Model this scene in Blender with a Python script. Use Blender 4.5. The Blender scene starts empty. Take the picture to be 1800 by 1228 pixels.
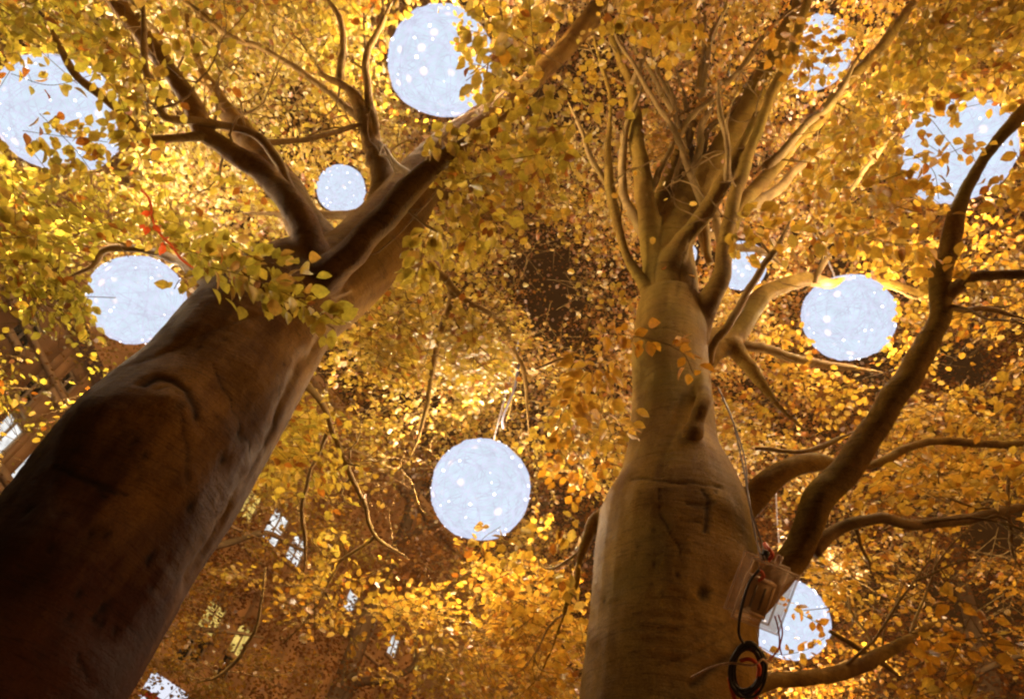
import bpy, math, random
import numpy as np
from mathutils import Vector, Matrix
from mathutils.bvhtree import BVHTree

random.seed(7); rng = np.random.default_rng(7)
scene = bpy.context.scene
C = scene.collection

# ---------------------------------------------------------------- camera
F = 1200.0                                   # focal length in photo pixels (1800 wide)
zen = Vector((280, 1014, -1200)).normalized()  # the world's up seen in camera axes
fwd = Vector((0, 0, -1)); Yc = (fwd - fwd.dot(zen)*zen).normalized(); Xc = Yc.cross(zen)
M = Matrix((Xc, Yc, zen))                    # camera axes -> world
CAM = Vector((0, 0, 1.6))
cd = bpy.data.cameras.new('camera'); cam = bpy.data.objects.new('camera', cd); C.objects.link(cam)
cam.matrix_world = Matrix.Translation(CAM) @ M.to_4x4()
cd.sensor_width = 36; cd.lens = 24; cd.clip_start = .05; cd.clip_end = 400
scene.camera = cam
# ---------------------------------------------------------------- night sky, street glow
w = bpy.data.worlds.new("World"); scene.world = w; w.use_nodes = True
bg = w.node_tree.nodes['Background']
bg.inputs[0].default_value = (1.0, .32, .05, 1); bg.inputs[1].default_value = .03
sd = bpy.data.lights.new('street_fill', 'SUN'); sd.energy = 1.6; sd.angle = math.radians(25); sd.color = (1, .50, .17)  # added low warm fill, standing in for unseen street lamps
street_fill = bpy.data.objects.new('street_fill', sd); C.objects.link(street_fill)
FILL_DIR = Vector((-.84, .34, -.24))          # travel direction of the light
street_fill.rotation_euler = FILL_DIR.to_track_quat('-Z', 'Y').to_euler()
scene.view_settings.view_transform = 'Standard'; scene.view_settings.look = 'None'
scene.view_settings.exposure = 0; scene.view_settings.gamma = 1
scene.cycles.filter_width = 2.2
LAMP_W = 24.0

# ---------------------------------------------------------------- helpers
Mn = np.array(M); Cn = np.array(CAM)
def P(px, py, z): return CAM + M @ Vector((z*(px-900)/F, -z*(py-614)/F, -z))
def Pn(px, py, z):
    v = np.stack([z*(px-900)/F, -z*(py-614)/F, -z], -1)
    return v @ Mn.T + Cn
def proj(p):
    c = (p-Cn) @ Mn
    z = -c[..., 2]
    return 900+F*c[..., 0]/z, 614-F*c[..., 1]/z, z
def zD(px, py, D):                            # depth at which the ray is D away horizontally
    r = M @ Vector(((px-900)/F, -(py-614)/F, -1)); return D/math.hypot(r.x, r.y)
def link(o, parent=None):
    C.objects.link(o)
    if parent is not None: o.parent = parent
    return o
def tag(o, label=None, cat=None, group=None, kind=None):
    if label: o['label'] = label
    if cat: o['category'] = cat
    if group: o['group'] = group
    if kind: o['kind'] = kind
    return o
def empty(name, loc, parent=None):
    o = bpy.data.objects.new(name, None); o.location = loc; o.empty_display_size = .1
    return link(o, parent)
def mesh_np(name, V, Fc, smooth=False):
    """Fc: list of (k-gon index arrays)"""
    me = bpy.data.meshes.new(name); V = np.asarray(V, np.float32)
    me.vertices.add(len(V)); me.vertices.foreach_set('co', V.ravel())
    Fc = [np.asarray(f, np.int32) for f in Fc if len(f)]
    loops = np.concatenate([f.ravel() for f in Fc])
    tot = np.concatenate([np.full(len(f), f.shape[1], np.int32) for f in Fc])
    me.loops.add(len(loops)); me.loops.foreach_set('vertex_index', loops)
    me.polygons.add(len(tot)); st = np.concatenate([[0], np.cumsum(tot)[:-1]]).astype(np.int32)
    me.polygons.foreach_set('loop_start', st); me.polygons.foreach_set('loop_total', tot)
    if smooth: me.polygons.foreach_set('use_smooth', np.ones(len(tot), bool))
    me.update(calc_edges=True); return me
def part(name, me, mat, parent, kind=None):
    """mesh in world coordinates placed under an Empty that has only a translation"""
    o = bpy.data.objects.new(name, me)
    if not me.materials: me.materials.append(mat)
    link(o, parent)
    if parent is not None:
        q = parent; off = Vector((0, 0, 0))
        while q is not None: off += q.location; q = q.parent
        o.location = -off
    if kind: o['kind'] = kind
    return o
def vnoise(p, seed=0):
    p = np.asarray(p, np.float64); i = np.floor(p).astype(np.int64); f = p-i; f = f*f*(3-2*f); out = 0
    for dx in (0, 1):
        for dy in (0, 1):
            for dz in (0, 1):
                h = (i[..., 0]+dx)*374761393 + (i[..., 1]+dy)*668265263 + (i[..., 2]+dz)*2147483647 + seed*144269
                h = (h ^ (h >> 13))*1274126177; h = h ^ (h >> 16); h = (h & 0xffff)/65535.0
                wgt = (f[..., 0] if dx else 1-f[..., 0])*(f[..., 1] if dy else 1-f[..., 1])*(f[..., 2] if dz else 1-f[..., 2])
                out = out + wgt*h
    return out*2-1
def catmull(pts, n):
    pts = np.asarray(pts, float); p = np.vstack([2*pts[0]-pts[1], pts, 2*pts[-1]-pts[-2]]); out = []
    for i in range(1, len(p)-2):
        t = np.linspace(0, 1, n, endpoint=False)[:, None]
        a, b, c, d = p[i-1:i+3]
        out.append(.5*((2*b)+(-a+c)*t+(2*a-5*b+4*c-d)*t*t+(-a+3*b-3*c+d)*t**3))
    return np.vstack(out+[pts[-1:]])
def tube(path, sides=10, wob=0., cap=True, seed=0):
    """path rows x,y,z,r -> verts, faces (quads, tris)"""
    p = path[:, :3]; r = np.maximum(path[:, 3], .0008); n = len(p)
    t = np.gradient(p, axis=0); t /= np.linalg.norm(t, axis=1)[:, None]+1e-9
    u = np.cross(t[0], [0.31, .17, .93]); u /= np.linalg.norm(u); U = [u]
    for i in range(1, n):
        u = U[-1]-t[i]*np.dot(U[-1], t[i]); u /= np.linalg.norm(u)+1e-9; U.append(u)
    U = np.array(U); W = np.cross(t, U)
    a = np.linspace(0, 2*math.pi, sides, endpoint=False)
    ring = U[:, None]*np.cos(a)[None, :, None]+W[:, None]*np.sin(a)[None, :, None]
    R = r[:, None]*np.ones(sides)
    if wob:
        q = p[:, None]+ring*r[:, None, None]
        R = R*(1+wob*vnoise(q*np.array([1, 1, 1])/max(r.max(), .02)*.9, seed)+wob*.5*vnoise(q/max(r.max(), .02)*2.3, seed+3))
    V = (p[:, None]+ring*R[..., None]).reshape(-1, 3)
    i = np.arange(n-1)[:, None]; j = np.arange(sides)[None]
    q = np.stack([i*sides+j, i*sides+(j+1) % sides, (i+1)*sides+(j+1) % sides, (i+1)*sides+j], -1).reshape(-1, 4)
    tr = np.zeros((0, 3), int)
    if cap:
        V = np.vstack([V, p[:1], p[-1:]]); c0 = n*sides; j = np.arange(sides)
        tr = np.vstack([np.stack([np.full(sides, c0), (j+1) % sides, j], -1),
                        np.stack([np.full(sides, c0+1), (n-1)*sides+j, (n-1)*sides+(j+1) % sides], -1)])
    return V, q, tr
class Acc:
    def __init__(s): s.V = []; s.Q = []; s.T = []; s.n = 0
    def add(s, V, Q=None, T=None):
        s.V.append(V)
        if Q is not None and len(Q): s.Q.append(np.asarray(Q)+s.n)
        if T is not None and len(T): s.T.append(np.asarray(T)+s.n)
        s.n += len(V); return s
    def tube(s, path, **k): return s.add(*tube(path, **k))
    def box(s, o, ax, ay, az):
        o, ax, ay, az = [np.array(v, float) for v in (o, ax, ay, az)]
        V = np.array([o+i*ax+j*ay+k*az for k in (0, 1) for j in (0, 1) for i in (0, 1)])
        return s.add(V, [[0, 2, 3, 1], [4, 5, 7, 6], [0, 1, 5, 4], [2, 6, 7, 3], [0, 4, 6, 2], [1, 3, 7, 5]])
    def mesh(s, name, smooth=False):
        return mesh_np(name, np.vstack(s.V), [np.vstack(k) for k in (s.Q, s.T) if k], smooth)
def pxpath(pts, n=6, j=0.):
    """pts of (px,py,depth,half width px) -> smooth world path with radii"""
    w_ = np.array([list(P(a, b, c))+[d*c/F] for a, b, c, d in pts])
    q = catmull(w_, n)
    if j:
        k = vnoise(np.stack([q[:, 0]*3, q[:, 1]*3, q[:, 2]*3], -1)); k2 = vnoise(q[:, :3]*3+9.3)
        q[:, 0] += j*k; q[:, 2] += j*k2; k3 = vnoise(q[:, :3]*8+3.1); k4 = vnoise(q[:, :3]*8+7.7); q[:, 0] += j*.35*k3; q[:, 1] += j*.35*k4
    return q

# ---------------------------------------------------------------- materials
def new_mat(name):
    m = bpy.data.materials.new(name); m.use_nodes = True; nt = m.node_tree; nt.nodes.clear()
    return m, nt, nt.nodes.new('ShaderNodeOutputMaterial')
def bark(name, c1, c2, c3, scale=1., bump=.5, foot_shade=False):
    m, nt, out = new_mat(name); N = nt.nodes.new; L = nt.links.new
    tc = N('ShaderNodeTexCoord'); geo = N('ShaderNodeNewGeometry')
    mp = N('ShaderNodeMapping'); mp.inputs['Scale'].default_value = (1, 1, .35); L(geo.outputs['Position'], mp.inputs[0])
    def noi(src, s, d=6, r=.6):
        n = N('ShaderNodeTexNoise'); n.inputs['Scale'].default_value = s*scale; n.inputs['Detail'].default_value = d
        n.inputs['Roughness'].default_value = r; L(src, n.inputs['Vector']); return n
    a = noi(mp.outputs[0], 3.5, 8, .65); b = noi(geo.outputs['Position'], 34, 9, .78); c = noi(geo.outputs['Position'], 1.6, 3, .5)
    mp2 = N('ShaderNodeMapping'); mp2.inputs['Scale'].default_value = (1, 1, 14); L(geo.outputs['Position'], mp2.inputs[0])
    d = noi(mp2.outputs[0], 5, 8, .7)
    r1 = N('ShaderNodeValToRGB'); r1.color_ramp.elements[0].position = .36; r1.color_ramp.elements[1].position = .66
    r1.color_ramp.elements[0].color = (*c1, 1); r1.color_ramp.elements[1].color = (*c2, 1); L(a.outputs[0], r1.inputs[0])
    mx = N('ShaderNodeMix'); mx.data_type = 'RGBA'; mx.inputs[7].default_value = (*c3, 1); L(r1.outputs[0], mx.inputs[6])
    r2 = N('ShaderNodeMapRange'); r2.inputs[1].default_value = .48; r2.inputs[2].default_value = .7; L(c.outputs[0], r2.inputs[0])
    L(r2.outputs[0], mx.inputs[0])
    # dark flecks
    r3 = N('ShaderNodeMapRange'); r3.inputs[1].default_value = .58; r3.inputs[2].default_value = .72; r3.inputs[3].default_value = 1; r3.inputs[4].default_value = .42
    L(b.outputs[0], r3.inputs[0])
    at = N('ShaderNodeAttribute'); at.attribute_name = 'wear'
    om = N('ShaderNodeMath'); om.operation = 'SUBTRACT'; om.inputs[0].default_value = 1; L(at.outputs['Fac'], om.inputs[1])
    mm = N('ShaderNodeMath'); mm.operation = 'MULTIPLY'; L(r3.outputs[0], mm.inputs[0]); L(om.outputs[0], mm.inputs[1])
    mu = N('ShaderNodeVectorMath'); mu.operation = 'SCALE'; L(mx.outputs[2], mu.inputs[0]); L(mm.outputs[0], mu.inputs['Scale'])
    fn = noi(geo.outputs['Position'], 110, 4, .8); rf = N('ShaderNodeMapRange'); rf.inputs[1].default_value = .35; rf.inputs[2].default_value = .65; rf.inputs[3].default_value = .72; rf.inputs[4].default_value = 1.18; L(fn.outputs[0], rf.inputs[0])
    cn = noi(mp2.outputs[0], 1.6, 4, .55); ca = N('ShaderNodeMath'); ca.operation = 'SUBTRACT'; ca.inputs[1].default_value = .5; L(cn.outputs[0], ca.inputs[0])   # fine wrinkles
    cb = N('ShaderNodeMath'); cb.operation = 'ABSOLUTE'; L(ca.outputs[0], cb.inputs[0]); cr = N('ShaderNodeMapRange'); cr.inputs[1].default_value = .002; cr.inputs[2].default_value = .014; cr.inputs[3].default_value = .62; cr.inputs[4].default_value = 1; L(cb.outputs[0], cr.inputs[0])
    cm = N('ShaderNodeMath'); cm.operation = 'MULTIPLY'; L(rf.outputs[0], cm.inputs[0]); L(cr.outputs[0], cm.inputs[1]); rf = cm
    mu0 = mu; mu = N('ShaderNodeVectorMath'); mu.operation = 'SCALE'; L(mu0.outputs[0], mu.inputs[0]); L(rf.outputs[0], mu.inputs['Scale'])
    if foot_shade:                                  # shade on the lower trunk, painted into the bark colour by height
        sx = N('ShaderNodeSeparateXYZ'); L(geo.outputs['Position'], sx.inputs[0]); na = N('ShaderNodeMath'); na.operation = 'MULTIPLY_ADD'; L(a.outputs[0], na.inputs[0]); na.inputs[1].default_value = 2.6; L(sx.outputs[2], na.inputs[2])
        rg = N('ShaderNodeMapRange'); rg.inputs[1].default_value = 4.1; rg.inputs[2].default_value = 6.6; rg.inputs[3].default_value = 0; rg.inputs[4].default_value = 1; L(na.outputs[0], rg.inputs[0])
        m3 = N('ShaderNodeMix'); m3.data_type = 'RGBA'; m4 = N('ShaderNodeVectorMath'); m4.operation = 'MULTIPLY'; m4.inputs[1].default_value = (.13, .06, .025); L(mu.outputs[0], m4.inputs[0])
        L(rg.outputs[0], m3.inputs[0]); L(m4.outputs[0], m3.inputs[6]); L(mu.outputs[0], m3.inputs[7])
    bs = N('ShaderNodeBsdfPrincipled'); L(m3.outputs[2] if foot_shade else mu.outputs[0], bs.inputs['Base Color']); bs.inputs['Roughness'].default_value = .7
    bs.inputs['Specular IOR Level'].default_value = .07
    ad = N('ShaderNodeMath'); ad.operation = 'ADD'; dh = N('ShaderNodeMath'); dh.operation = 'MULTIPLY'; dh.inputs[1].default_value = .45; L(d.outputs[0], dh.inputs[0]); L(b.outputs[0], ad.inputs[0]); L(dh.outputs[0], ad.inputs[1])
    bp = N('ShaderNodeBump'); bp.inputs['Strength'].default_value = bump; bp.inputs['Distance'].default_value = .018; L(ad.outputs[0], bp.inputs['Height'])
    L(bp.outputs[0], bs.inputs['Normal']); L(bs.outputs[0], out.inputs[0]); return m
BARK = bark('beech_bark', (.16, .08, .012), (.35, .205, .032), (.20, .13, .016), bump=.75)
BARKD = bark('old_beech_bark', (.13, .055, .009), (.31, .165, .027), (.19, .105, .013), bump=.75, foot_shade=True)
BARK2 = bark('branch_bark', (.17, .095, .03), (.36, .225, .075), (.24, .155, .04), 2., .3)
BARK3 = bark('far_bark', (.18, .095, .035), (.30, .18, .08), (.2, .13, .05), 1.)

def leaf_mat():
    m, nt, out = new_mat('autumn_leaf'); N = nt.nodes.new; L = nt.links.new
    at = N('ShaderNodeAttribute'); at.attribute_name = 'tint'
    no = N('ShaderNodeTexNoise'); no.inputs['Scale'].default_value = 60; no.inputs['Detail'].default_value = 3
    geo = N('ShaderNodeNewGeometry'); L(geo.outputs['Position'], no.inputs['Vector'])
    mr = N('ShaderNodeMapRange'); mr.inputs[1].default_value = .3; mr.inputs[2].default_value = .7; mr.inputs[3].default_value = .72; mr.inputs[4].default_value = 1.12
    L(no.outputs[0], mr.inputs[0])
    sc = N('ShaderNodeVectorMath'); sc.operation = 'SCALE'; L(at.outputs['Color'], sc.inputs[0]); L(mr.outputs[0], sc.inputs['Scale'])
    df = N('ShaderNodeBsdfDiffuse'); tr = N('ShaderNodeBsdfTranslucent'); gl = N('ShaderNodeBsdfGlossy')
    gl.inputs['Roughness'].default_value = .38; gl.inputs['Color'].default_value = (.9, .9, .9, 1)
    L(sc.outputs[0], df.inputs[0]); L(sc.outputs[0], tr.inputs[0])
    m1 = N('ShaderNodeMixShader'); m1.inputs[0].default_value = .62; L(df.outputs[0], m1.inputs[1]); L(tr.outputs[0], m1.inputs[2])
    m2 = N('ShaderNodeMixShader'); m2.inputs[0].default_value = .075; L(m1.outputs[0], m2.inputs[1]); L(gl.outputs[0], m2.inputs[2])
    L(m2.outputs[0], out.inputs[0]); return m
LEAF = leaf_mat()
def simple(name, col, rough=.6, metal=0., spec=.4, nscale=0, namt=.3):
    m, nt, out = new_mat(name); N = nt.nodes.new; L = nt.links.new
    bs = N('ShaderNodeBsdfPrincipled'); bs.inputs['Base Color'].default_value = (*col, 1)
    bs.inputs['Roughness'].default_value = rough; bs.inputs['Metallic'].default_value = metal; bs.inputs['Specular IOR Level'].default_value = spec
    if nscale:
        geo = N('ShaderNodeNewGeometry'); n = N('ShaderNodeTexNoise'); n.inputs['Scale'].default_value = nscale; n.inputs['Detail'].default_value = 8
        L(geo.outputs['Position'], n.inputs['Vector'])
        mr = N('ShaderNodeMapRange'); mr.inputs[1].default_value = .3; mr.inputs[2].default_value = .7
        mr.inputs[3].default_value = 1-namt; mr.inputs[4].default_value = 1+namt; L(n.outputs[0], mr.inputs[0])
        sc = N('ShaderNodeVectorMath'); sc.operation = 'SCALE'; sc.inputs[0].default_value = col; L(mr.outputs[0], sc.inputs['Scale'])
        L(sc.outputs[0], bs.inputs['Base Color'])
        bp = N('ShaderNodeBump'); bp.inputs['Strength'].default_value = .3; L(n.outputs[0], bp.inputs['Height']); L(bp.outputs[0], bs.inputs['Normal'])
    L(bs.outputs[0], out.inputs[0]); return m
def emis(name, col, s, base=(.006, .006, .006), nscale=0, lo=.8):
    m, nt, out = new_mat(name); N = nt.nodes.new; L = nt.links.new
    bs = N('ShaderNodeBsdfPrincipled'); bs.inputs['Base Color'].default_value = (*base, 1); bs.inputs['Roughness'].default_value = .9
    bs.inputs['Specular IOR Level'].default_value = .0
    bs.inputs['Emission Color'].default_value = (*col, 1); bs.inputs['Emission Strength'].default_value = s
    if nscale:
        tc = N('ShaderNodeTexCoord'); n = N('ShaderNodeTexNoise'); n.inputs['Scale'].default_value = nscale; n.inputs['Detail'].default_value = 6
        L(tc.outputs['Object'], n.inputs['Vector'])
        mr = N('ShaderNodeMapRange'); mr.inputs[1].default_value = .35; mr.inputs[2].default_value = .65; mr.inputs[3].default_value = s*lo; mr.inputs[4].default_value = s*1.1
        L(n.outputs[0], mr.inputs[0]); L(mr.outputs[0], bs.inputs['Emission Strength'])
    L(bs.outputs[0], out.inputs[0]); return m
def glow(name, col, s, nscale, lo):
    m, nt, out = new_mat(name); N = nt.nodes.new; L = nt.links.new
    e = N('ShaderNodeEmission'); e.inputs[0].default_value = (*col, 1); tc = N('ShaderNodeTexCoord'); n = N('ShaderNodeTexNoise'); n.inputs['Scale'].default_value = nscale; n.inputs['Detail'].default_value = 6
    L(tc.outputs['Object'], n.inputs['Vector']); mr = N('ShaderNodeMapRange'); mr.inputs[1].default_value = .35; mr.inputs[2].default_value = .65
    mr.inputs[3].default_value = s*lo; mr.inputs[4].default_value = s*1.06; L(n.outputs[0], mr.inputs[0]); L(mr.outputs[0], e.inputs[1])
    v = N('ShaderNodeTexVoronoi'); v.inputs['Scale'].default_value = 5.0; L(tc.outputs['Object'], v.inputs['Vector'])   # fibres glow white over each LED
    r = N('ShaderNodeMapRange'); r.interpolation_type = 'SMOOTHSTEP'; r.inputs[1].default_value = .25; r.inputs[2].default_value = .08; r.inputs[3].default_value = 0; r.inputs[4].default_value = 1; L(v.outputs['Distance'], r.inputs[0])
    mc = N('ShaderNodeMix'); mc.data_type = 'RGBA'; mc.inputs[6].default_value = (*col, 1); mc.inputs[7].default_value = (1.35, 1.15, 1.18, 1); L(r.outputs[0], mc.inputs[0]); L(mc.outputs[2], e.inputs[0])
    L(e.outputs[0], out.inputs[0]); return m
SHELL = glow('lit_shell', (.72, .84, .985), 1., 9, .93)
STRAND = glow('lit_strand', (.74, .77, .97), 1., 14, .82)
BULB = emis('led_bulb', (1, .90, .92), 3.)
WIRE = simple('steel_wire', (.35, .3, .3), .4, .6)
CORD = simple('grey_brown_cord', (.14, .085, .05), .6)
BLACK = simple('black_rubber', (.012, .008, .007), .38, 0, .5)
RED = simple('orange_red_cable', (.62, .07, .015), .45)
ROPE = simple('pale_rope', (.6, .42, .28), .8, nscale=120)

# ---------------------------------------------------------------- ground
g = Acc(); g.box((-150, -150, -.3), (300, 0, 0), (0, 300, 0), (0, 0, .3))
tag(part('ground', g.mesh('ground'), simple('leaf_litter_ground', (.09, .05, .02), .95, nscale=3), None), kind='structure')

# ---------------------------------------------------------------- buildings
PLASTER = simple('plaster_wall', (.42, .25, .12), .9, nscale=1.2, namt=.35)
STONE = simple('stone_trim', (.55, .38, .22), .85, nscale=5, namt=.2)
PAINT = simple('window_paint', (.45, .36, .25), .6)
DGLASS = simple('dark_glass', (.012, .007, .004), .12, 0, .6)
LIT_W = emis('lit_pane_white', (.95, .95, .93), 1.1, nscale=3, lo=.6)
LIT_Y = emis('lit_pane_yellow', (.95, .66, .16), 1.0, nscale=4, lo=.45)
ROOF = simple('roof_tiles', (.12, .06, .04), .9, nscale=6)
def vp_dir(vx, vy):
    d = M @ Vector(((vx-900)/F, -(vy-614)/F, -1)); d.z = 0; return d.normalized()
def facade(name, label, vp, anchor, adist, u0, u1, top, thick, wins, bands):
    d = vp_dir(*vp); n = Vector((d.y, -d.x, 0))
    r = (M @ Vector(((anchor[0]-900)/F, -(anchor[1]-614)/F, -1))).normalized()
    A = CAM + r*adist
    if n.dot(CAM-A) < 0: n = -n
    A0 = Vector((A.x, A.y, 0))
    root = empty(name, A0); tag(root, label, 'building')
    def uv(px, py):
        rr = M @ Vector(((px-900)/F, -(py-614)/F, -1)); t = (A-CAM).dot(n)/rr.dot(n); q = CAM+rr*t
        return (q-A0).dot(d), q.z
    ws = []
    for (px, py, ww, hh, kind, nv, nh) in wins:
        u, v = uv(px, py); ws.append((u, v, ww, hh, kind, nv, nh))
    # wall split into strips around the openings
    wall = Acc(); us = sorted({u0, u1} | {u-ww/2 for u, v, ww, hh, *_ in ws} | {u+ww/2 for u, v, ww, hh, *_ in ws})
    for a, b in zip(us[:-1], us[1:]):
        if b-a < 1e-4: continue
        m_ = (a+b)/2; holes = sorted((v-hh/2, v+hh/2) for u, v, ww, hh, *_ in ws if abs(m_-u) < ww/2)
        z0 = 0
        for h0, h1 in holes+[(top, top)]:
            if h0 > z0+1e-4: wall.box(A0+d*a+Vector((0, 0, z0)), d*(b-a), -n*thick, (0, 0, h0-z0))
            z0 = max(z0, h1)
    part('wall', wall.mesh('wall'), PLASTER, root)
    for (u, v, ww, hh, kind, nv, nh) in ws:
        o = A0+d*(u-ww/2)+Vector((0, 0, v-hh/2)); up = Vector((0, 0, 1)); b = .09*ww
        wf = Acc(); q = o-n*.16
        for (du, dv, lu, lv) in ((0, 0, ww, b), (0, hh-b, ww, b), (0, b, b, hh-2*b), (ww-b, b, b, hh-2*b)):
            wf.box(q+d*du+up*dv, d*lu, n*.07, up*lv)
        f = part('window', wf.mesh('window'), PAINT, root)
        for k in range(nv):
            a = Acc(); a.box(q+d*(ww*(k+1)/(nv+1)-.03)+up*b+n*.01, d*.06, n*.05, up*(hh-2*b)); part('glazing_bar', a.mesh('bar'), PAINT, f)
        for k in range(nh):
            a = Acc(); a.box(q+d*b+up*(hh*(k+1)/(nh+1)-.025)+n*.013, d*(ww-2*b), n*.036, up*.05); part('glazing_bar', a.mesh('bar'), PAINT, f)
        a = Acc(); a.box(q+d*b+up*b-n*.012, d*(ww-2*b), n*.015, up*(hh-2*b))
        part('pane', a.mesh('pane'), {'w': LIT_W, 'y': LIT_Y, 'd': DGLASS}[kind], f)
        a = Acc(); a.box(o-d*.1-up*.14+n*.002, d*(ww+.2), n*.12, up*.13); part('sill', a.mesh('sill'), STONE, f)
    for (z0, h, dep) in bands:
        if isinstance(z0, tuple): z0 = uv(*z0)[1]
        a = Acc(); a.box(A0+d*u0+Vector((0, 0, z0))+n*.003, d*(u1-u0), n*dep, (0, 0, h)); part('cornice', a.mesh('cornice'), STONE, root)
    a = Acc(); p = [A0+d*u0-n*thick+n*(thick+.5), A0+d*u1-n*thick+n*(thick+.5)]
    a.add(np.array([list(p[0]+Vector((0, 0, top+.003))), list(p[1]+Vector((0, 0, top+.003))), list(p[1]-n*7+Vector((0, 0, top+3.5))), list(p[0]-n*7+Vector((0, 0, top+3.5))),
                    list(p[0]-n*7+Vector((0, 0, top))), list(p[1]-n*7+Vector((0, 0, top)))]), [[0, 1, 2, 3], [4, 3, 2, 5], [0, 4, 5, 1]], [[0, 3, 4], [1, 5, 2]])
    part('roof', a.mesh('roof'), ROOF, root)
    return root, d, n, A0, uv
facade('townhouse', 'brown townhouse at left edge with two brightly lit white windows', (789, 2003), (20, 765), 20, -16, 14, 13, .4,
       [(14, 766, .85, 1.0, 'w', 1, 0), (46, 826, .5, 1.0, 'w', 0, 0), (52, 585, .75, .8, 'd', 1, 1), (58, 690, .6, .8, 'd', 1, 1), (118, 680, .6, .8, 'd', 1, 1)],
       [((0, 845), .16, .2), ((0, 870), .1, .12), ((80, 655), .12, .12)])
fb = facade('apartment_house', 'plain brown apartment house at lower left with rows of lit windows behind leaves', (2000, 2330), (485, 925), 30, -18, 34, 23, .5,
       [(440, 885, 1.01, 1.37, 'y', 1, 2), (487, 927, 1.01, 1.51, 'w', 1, 1), (524, 967, 0.94, 1.30, 'w', 1, 2), (571, 1006, 0.94, 1.15, 'y', 1, 1),
        (376, 1086, 0.94, 1.15, 'y', 1, 2), (426, 1125, 0.78, 1.15, 'y', 1, 0), (328, 1140, 0.55, 0.86, 'd', 0, 0), (350, 1143, 0.55, 0.86, 'd', 0, 0), (398, 1172, 0.55, 0.86, 'd', 0, 0),
        (620, 1056, 0.78, 1.08, 'w', 0, 1), (653, 1095, 0.78, 1.15, 'w', 1, 1), (694, 1135, 0.78, 1.08, 'w', 1, 1), (734, 1160, 0.70, 1.01, 'y', 1, 1)],
       [(22.4, .5, .5), ((480, 1010), .12, .12)])
# lit shop awning at the foot of the apartment house
r_, d_, n_, A0_, uv_ = fb
aw = empty('shop_sign', P(292, 1215, 17)); tag(aw, 'glowing white shop sign with a red stripe at the bottom edge beside the dark trunk', 'shop sign')
dd = np.array(d_); nn = np.array(n_); o = np.array(P(272, 1222, 17))
up_ = np.array([0, 0, 1.])
LIT_S = emis('lit_sign_white', (.85, .88, 1), 1.0)
for nm, off, h, mt in (('sign_panel', .0, .40, LIT_S), ('stripe', -.14, .12, simple('sign_red', (.7, .05, .01), .5)), ('sign_panel', -.95, .78, LIT_S)):
    a = Acc(); a.box(o-dd*.4+up_*off, dd*1.2, nn*.12, up_*h); part(nm, a.mesh(nm), mt, aw)

# ---------------------------------------------------------------- light balls
balls = [  # px, py, r px, radius m, label
 (106, 202, 101, .50, 'largest glowing white ball at upper left, half hidden behind yellow leaves'),
 (775, 109, 94, .50, 'glowing white ball at the top, its right side behind a sprig of leaves'),
 (600, 333, 43, .45, 'small distant glowing white ball seen in the fork of the left tree'),
 (242, 527, 80, .45, 'glowing white ball beside the left edge of the big dark trunk'),
 (845, 859, 90, .45, 'unobstructed glowing white ball hanging between the two trunks'),
 (1491, 557, 77, .45, 'glowing white ball left of the long curved limb of the right tree'),
 (1680, 266, 92, .46, 'large glowing white ball crossed by the dark tip of the curved limb'),
 (1431, 93, 63, .46, 'glowing white ball at upper right almost covered by leaves and two boughs'),
 (1303, 467, 44, .45, 'small glowing white ball crossed by a bough right of the fork'),
 (1386, 1087, 69, .42, 'glowing white ball behind the clear plastic box at lower right'),
 (1203, 447, 22, .42, 'smallest dim white ball glimpsed inside the fork of the right tree')]
BALLS = []
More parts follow.
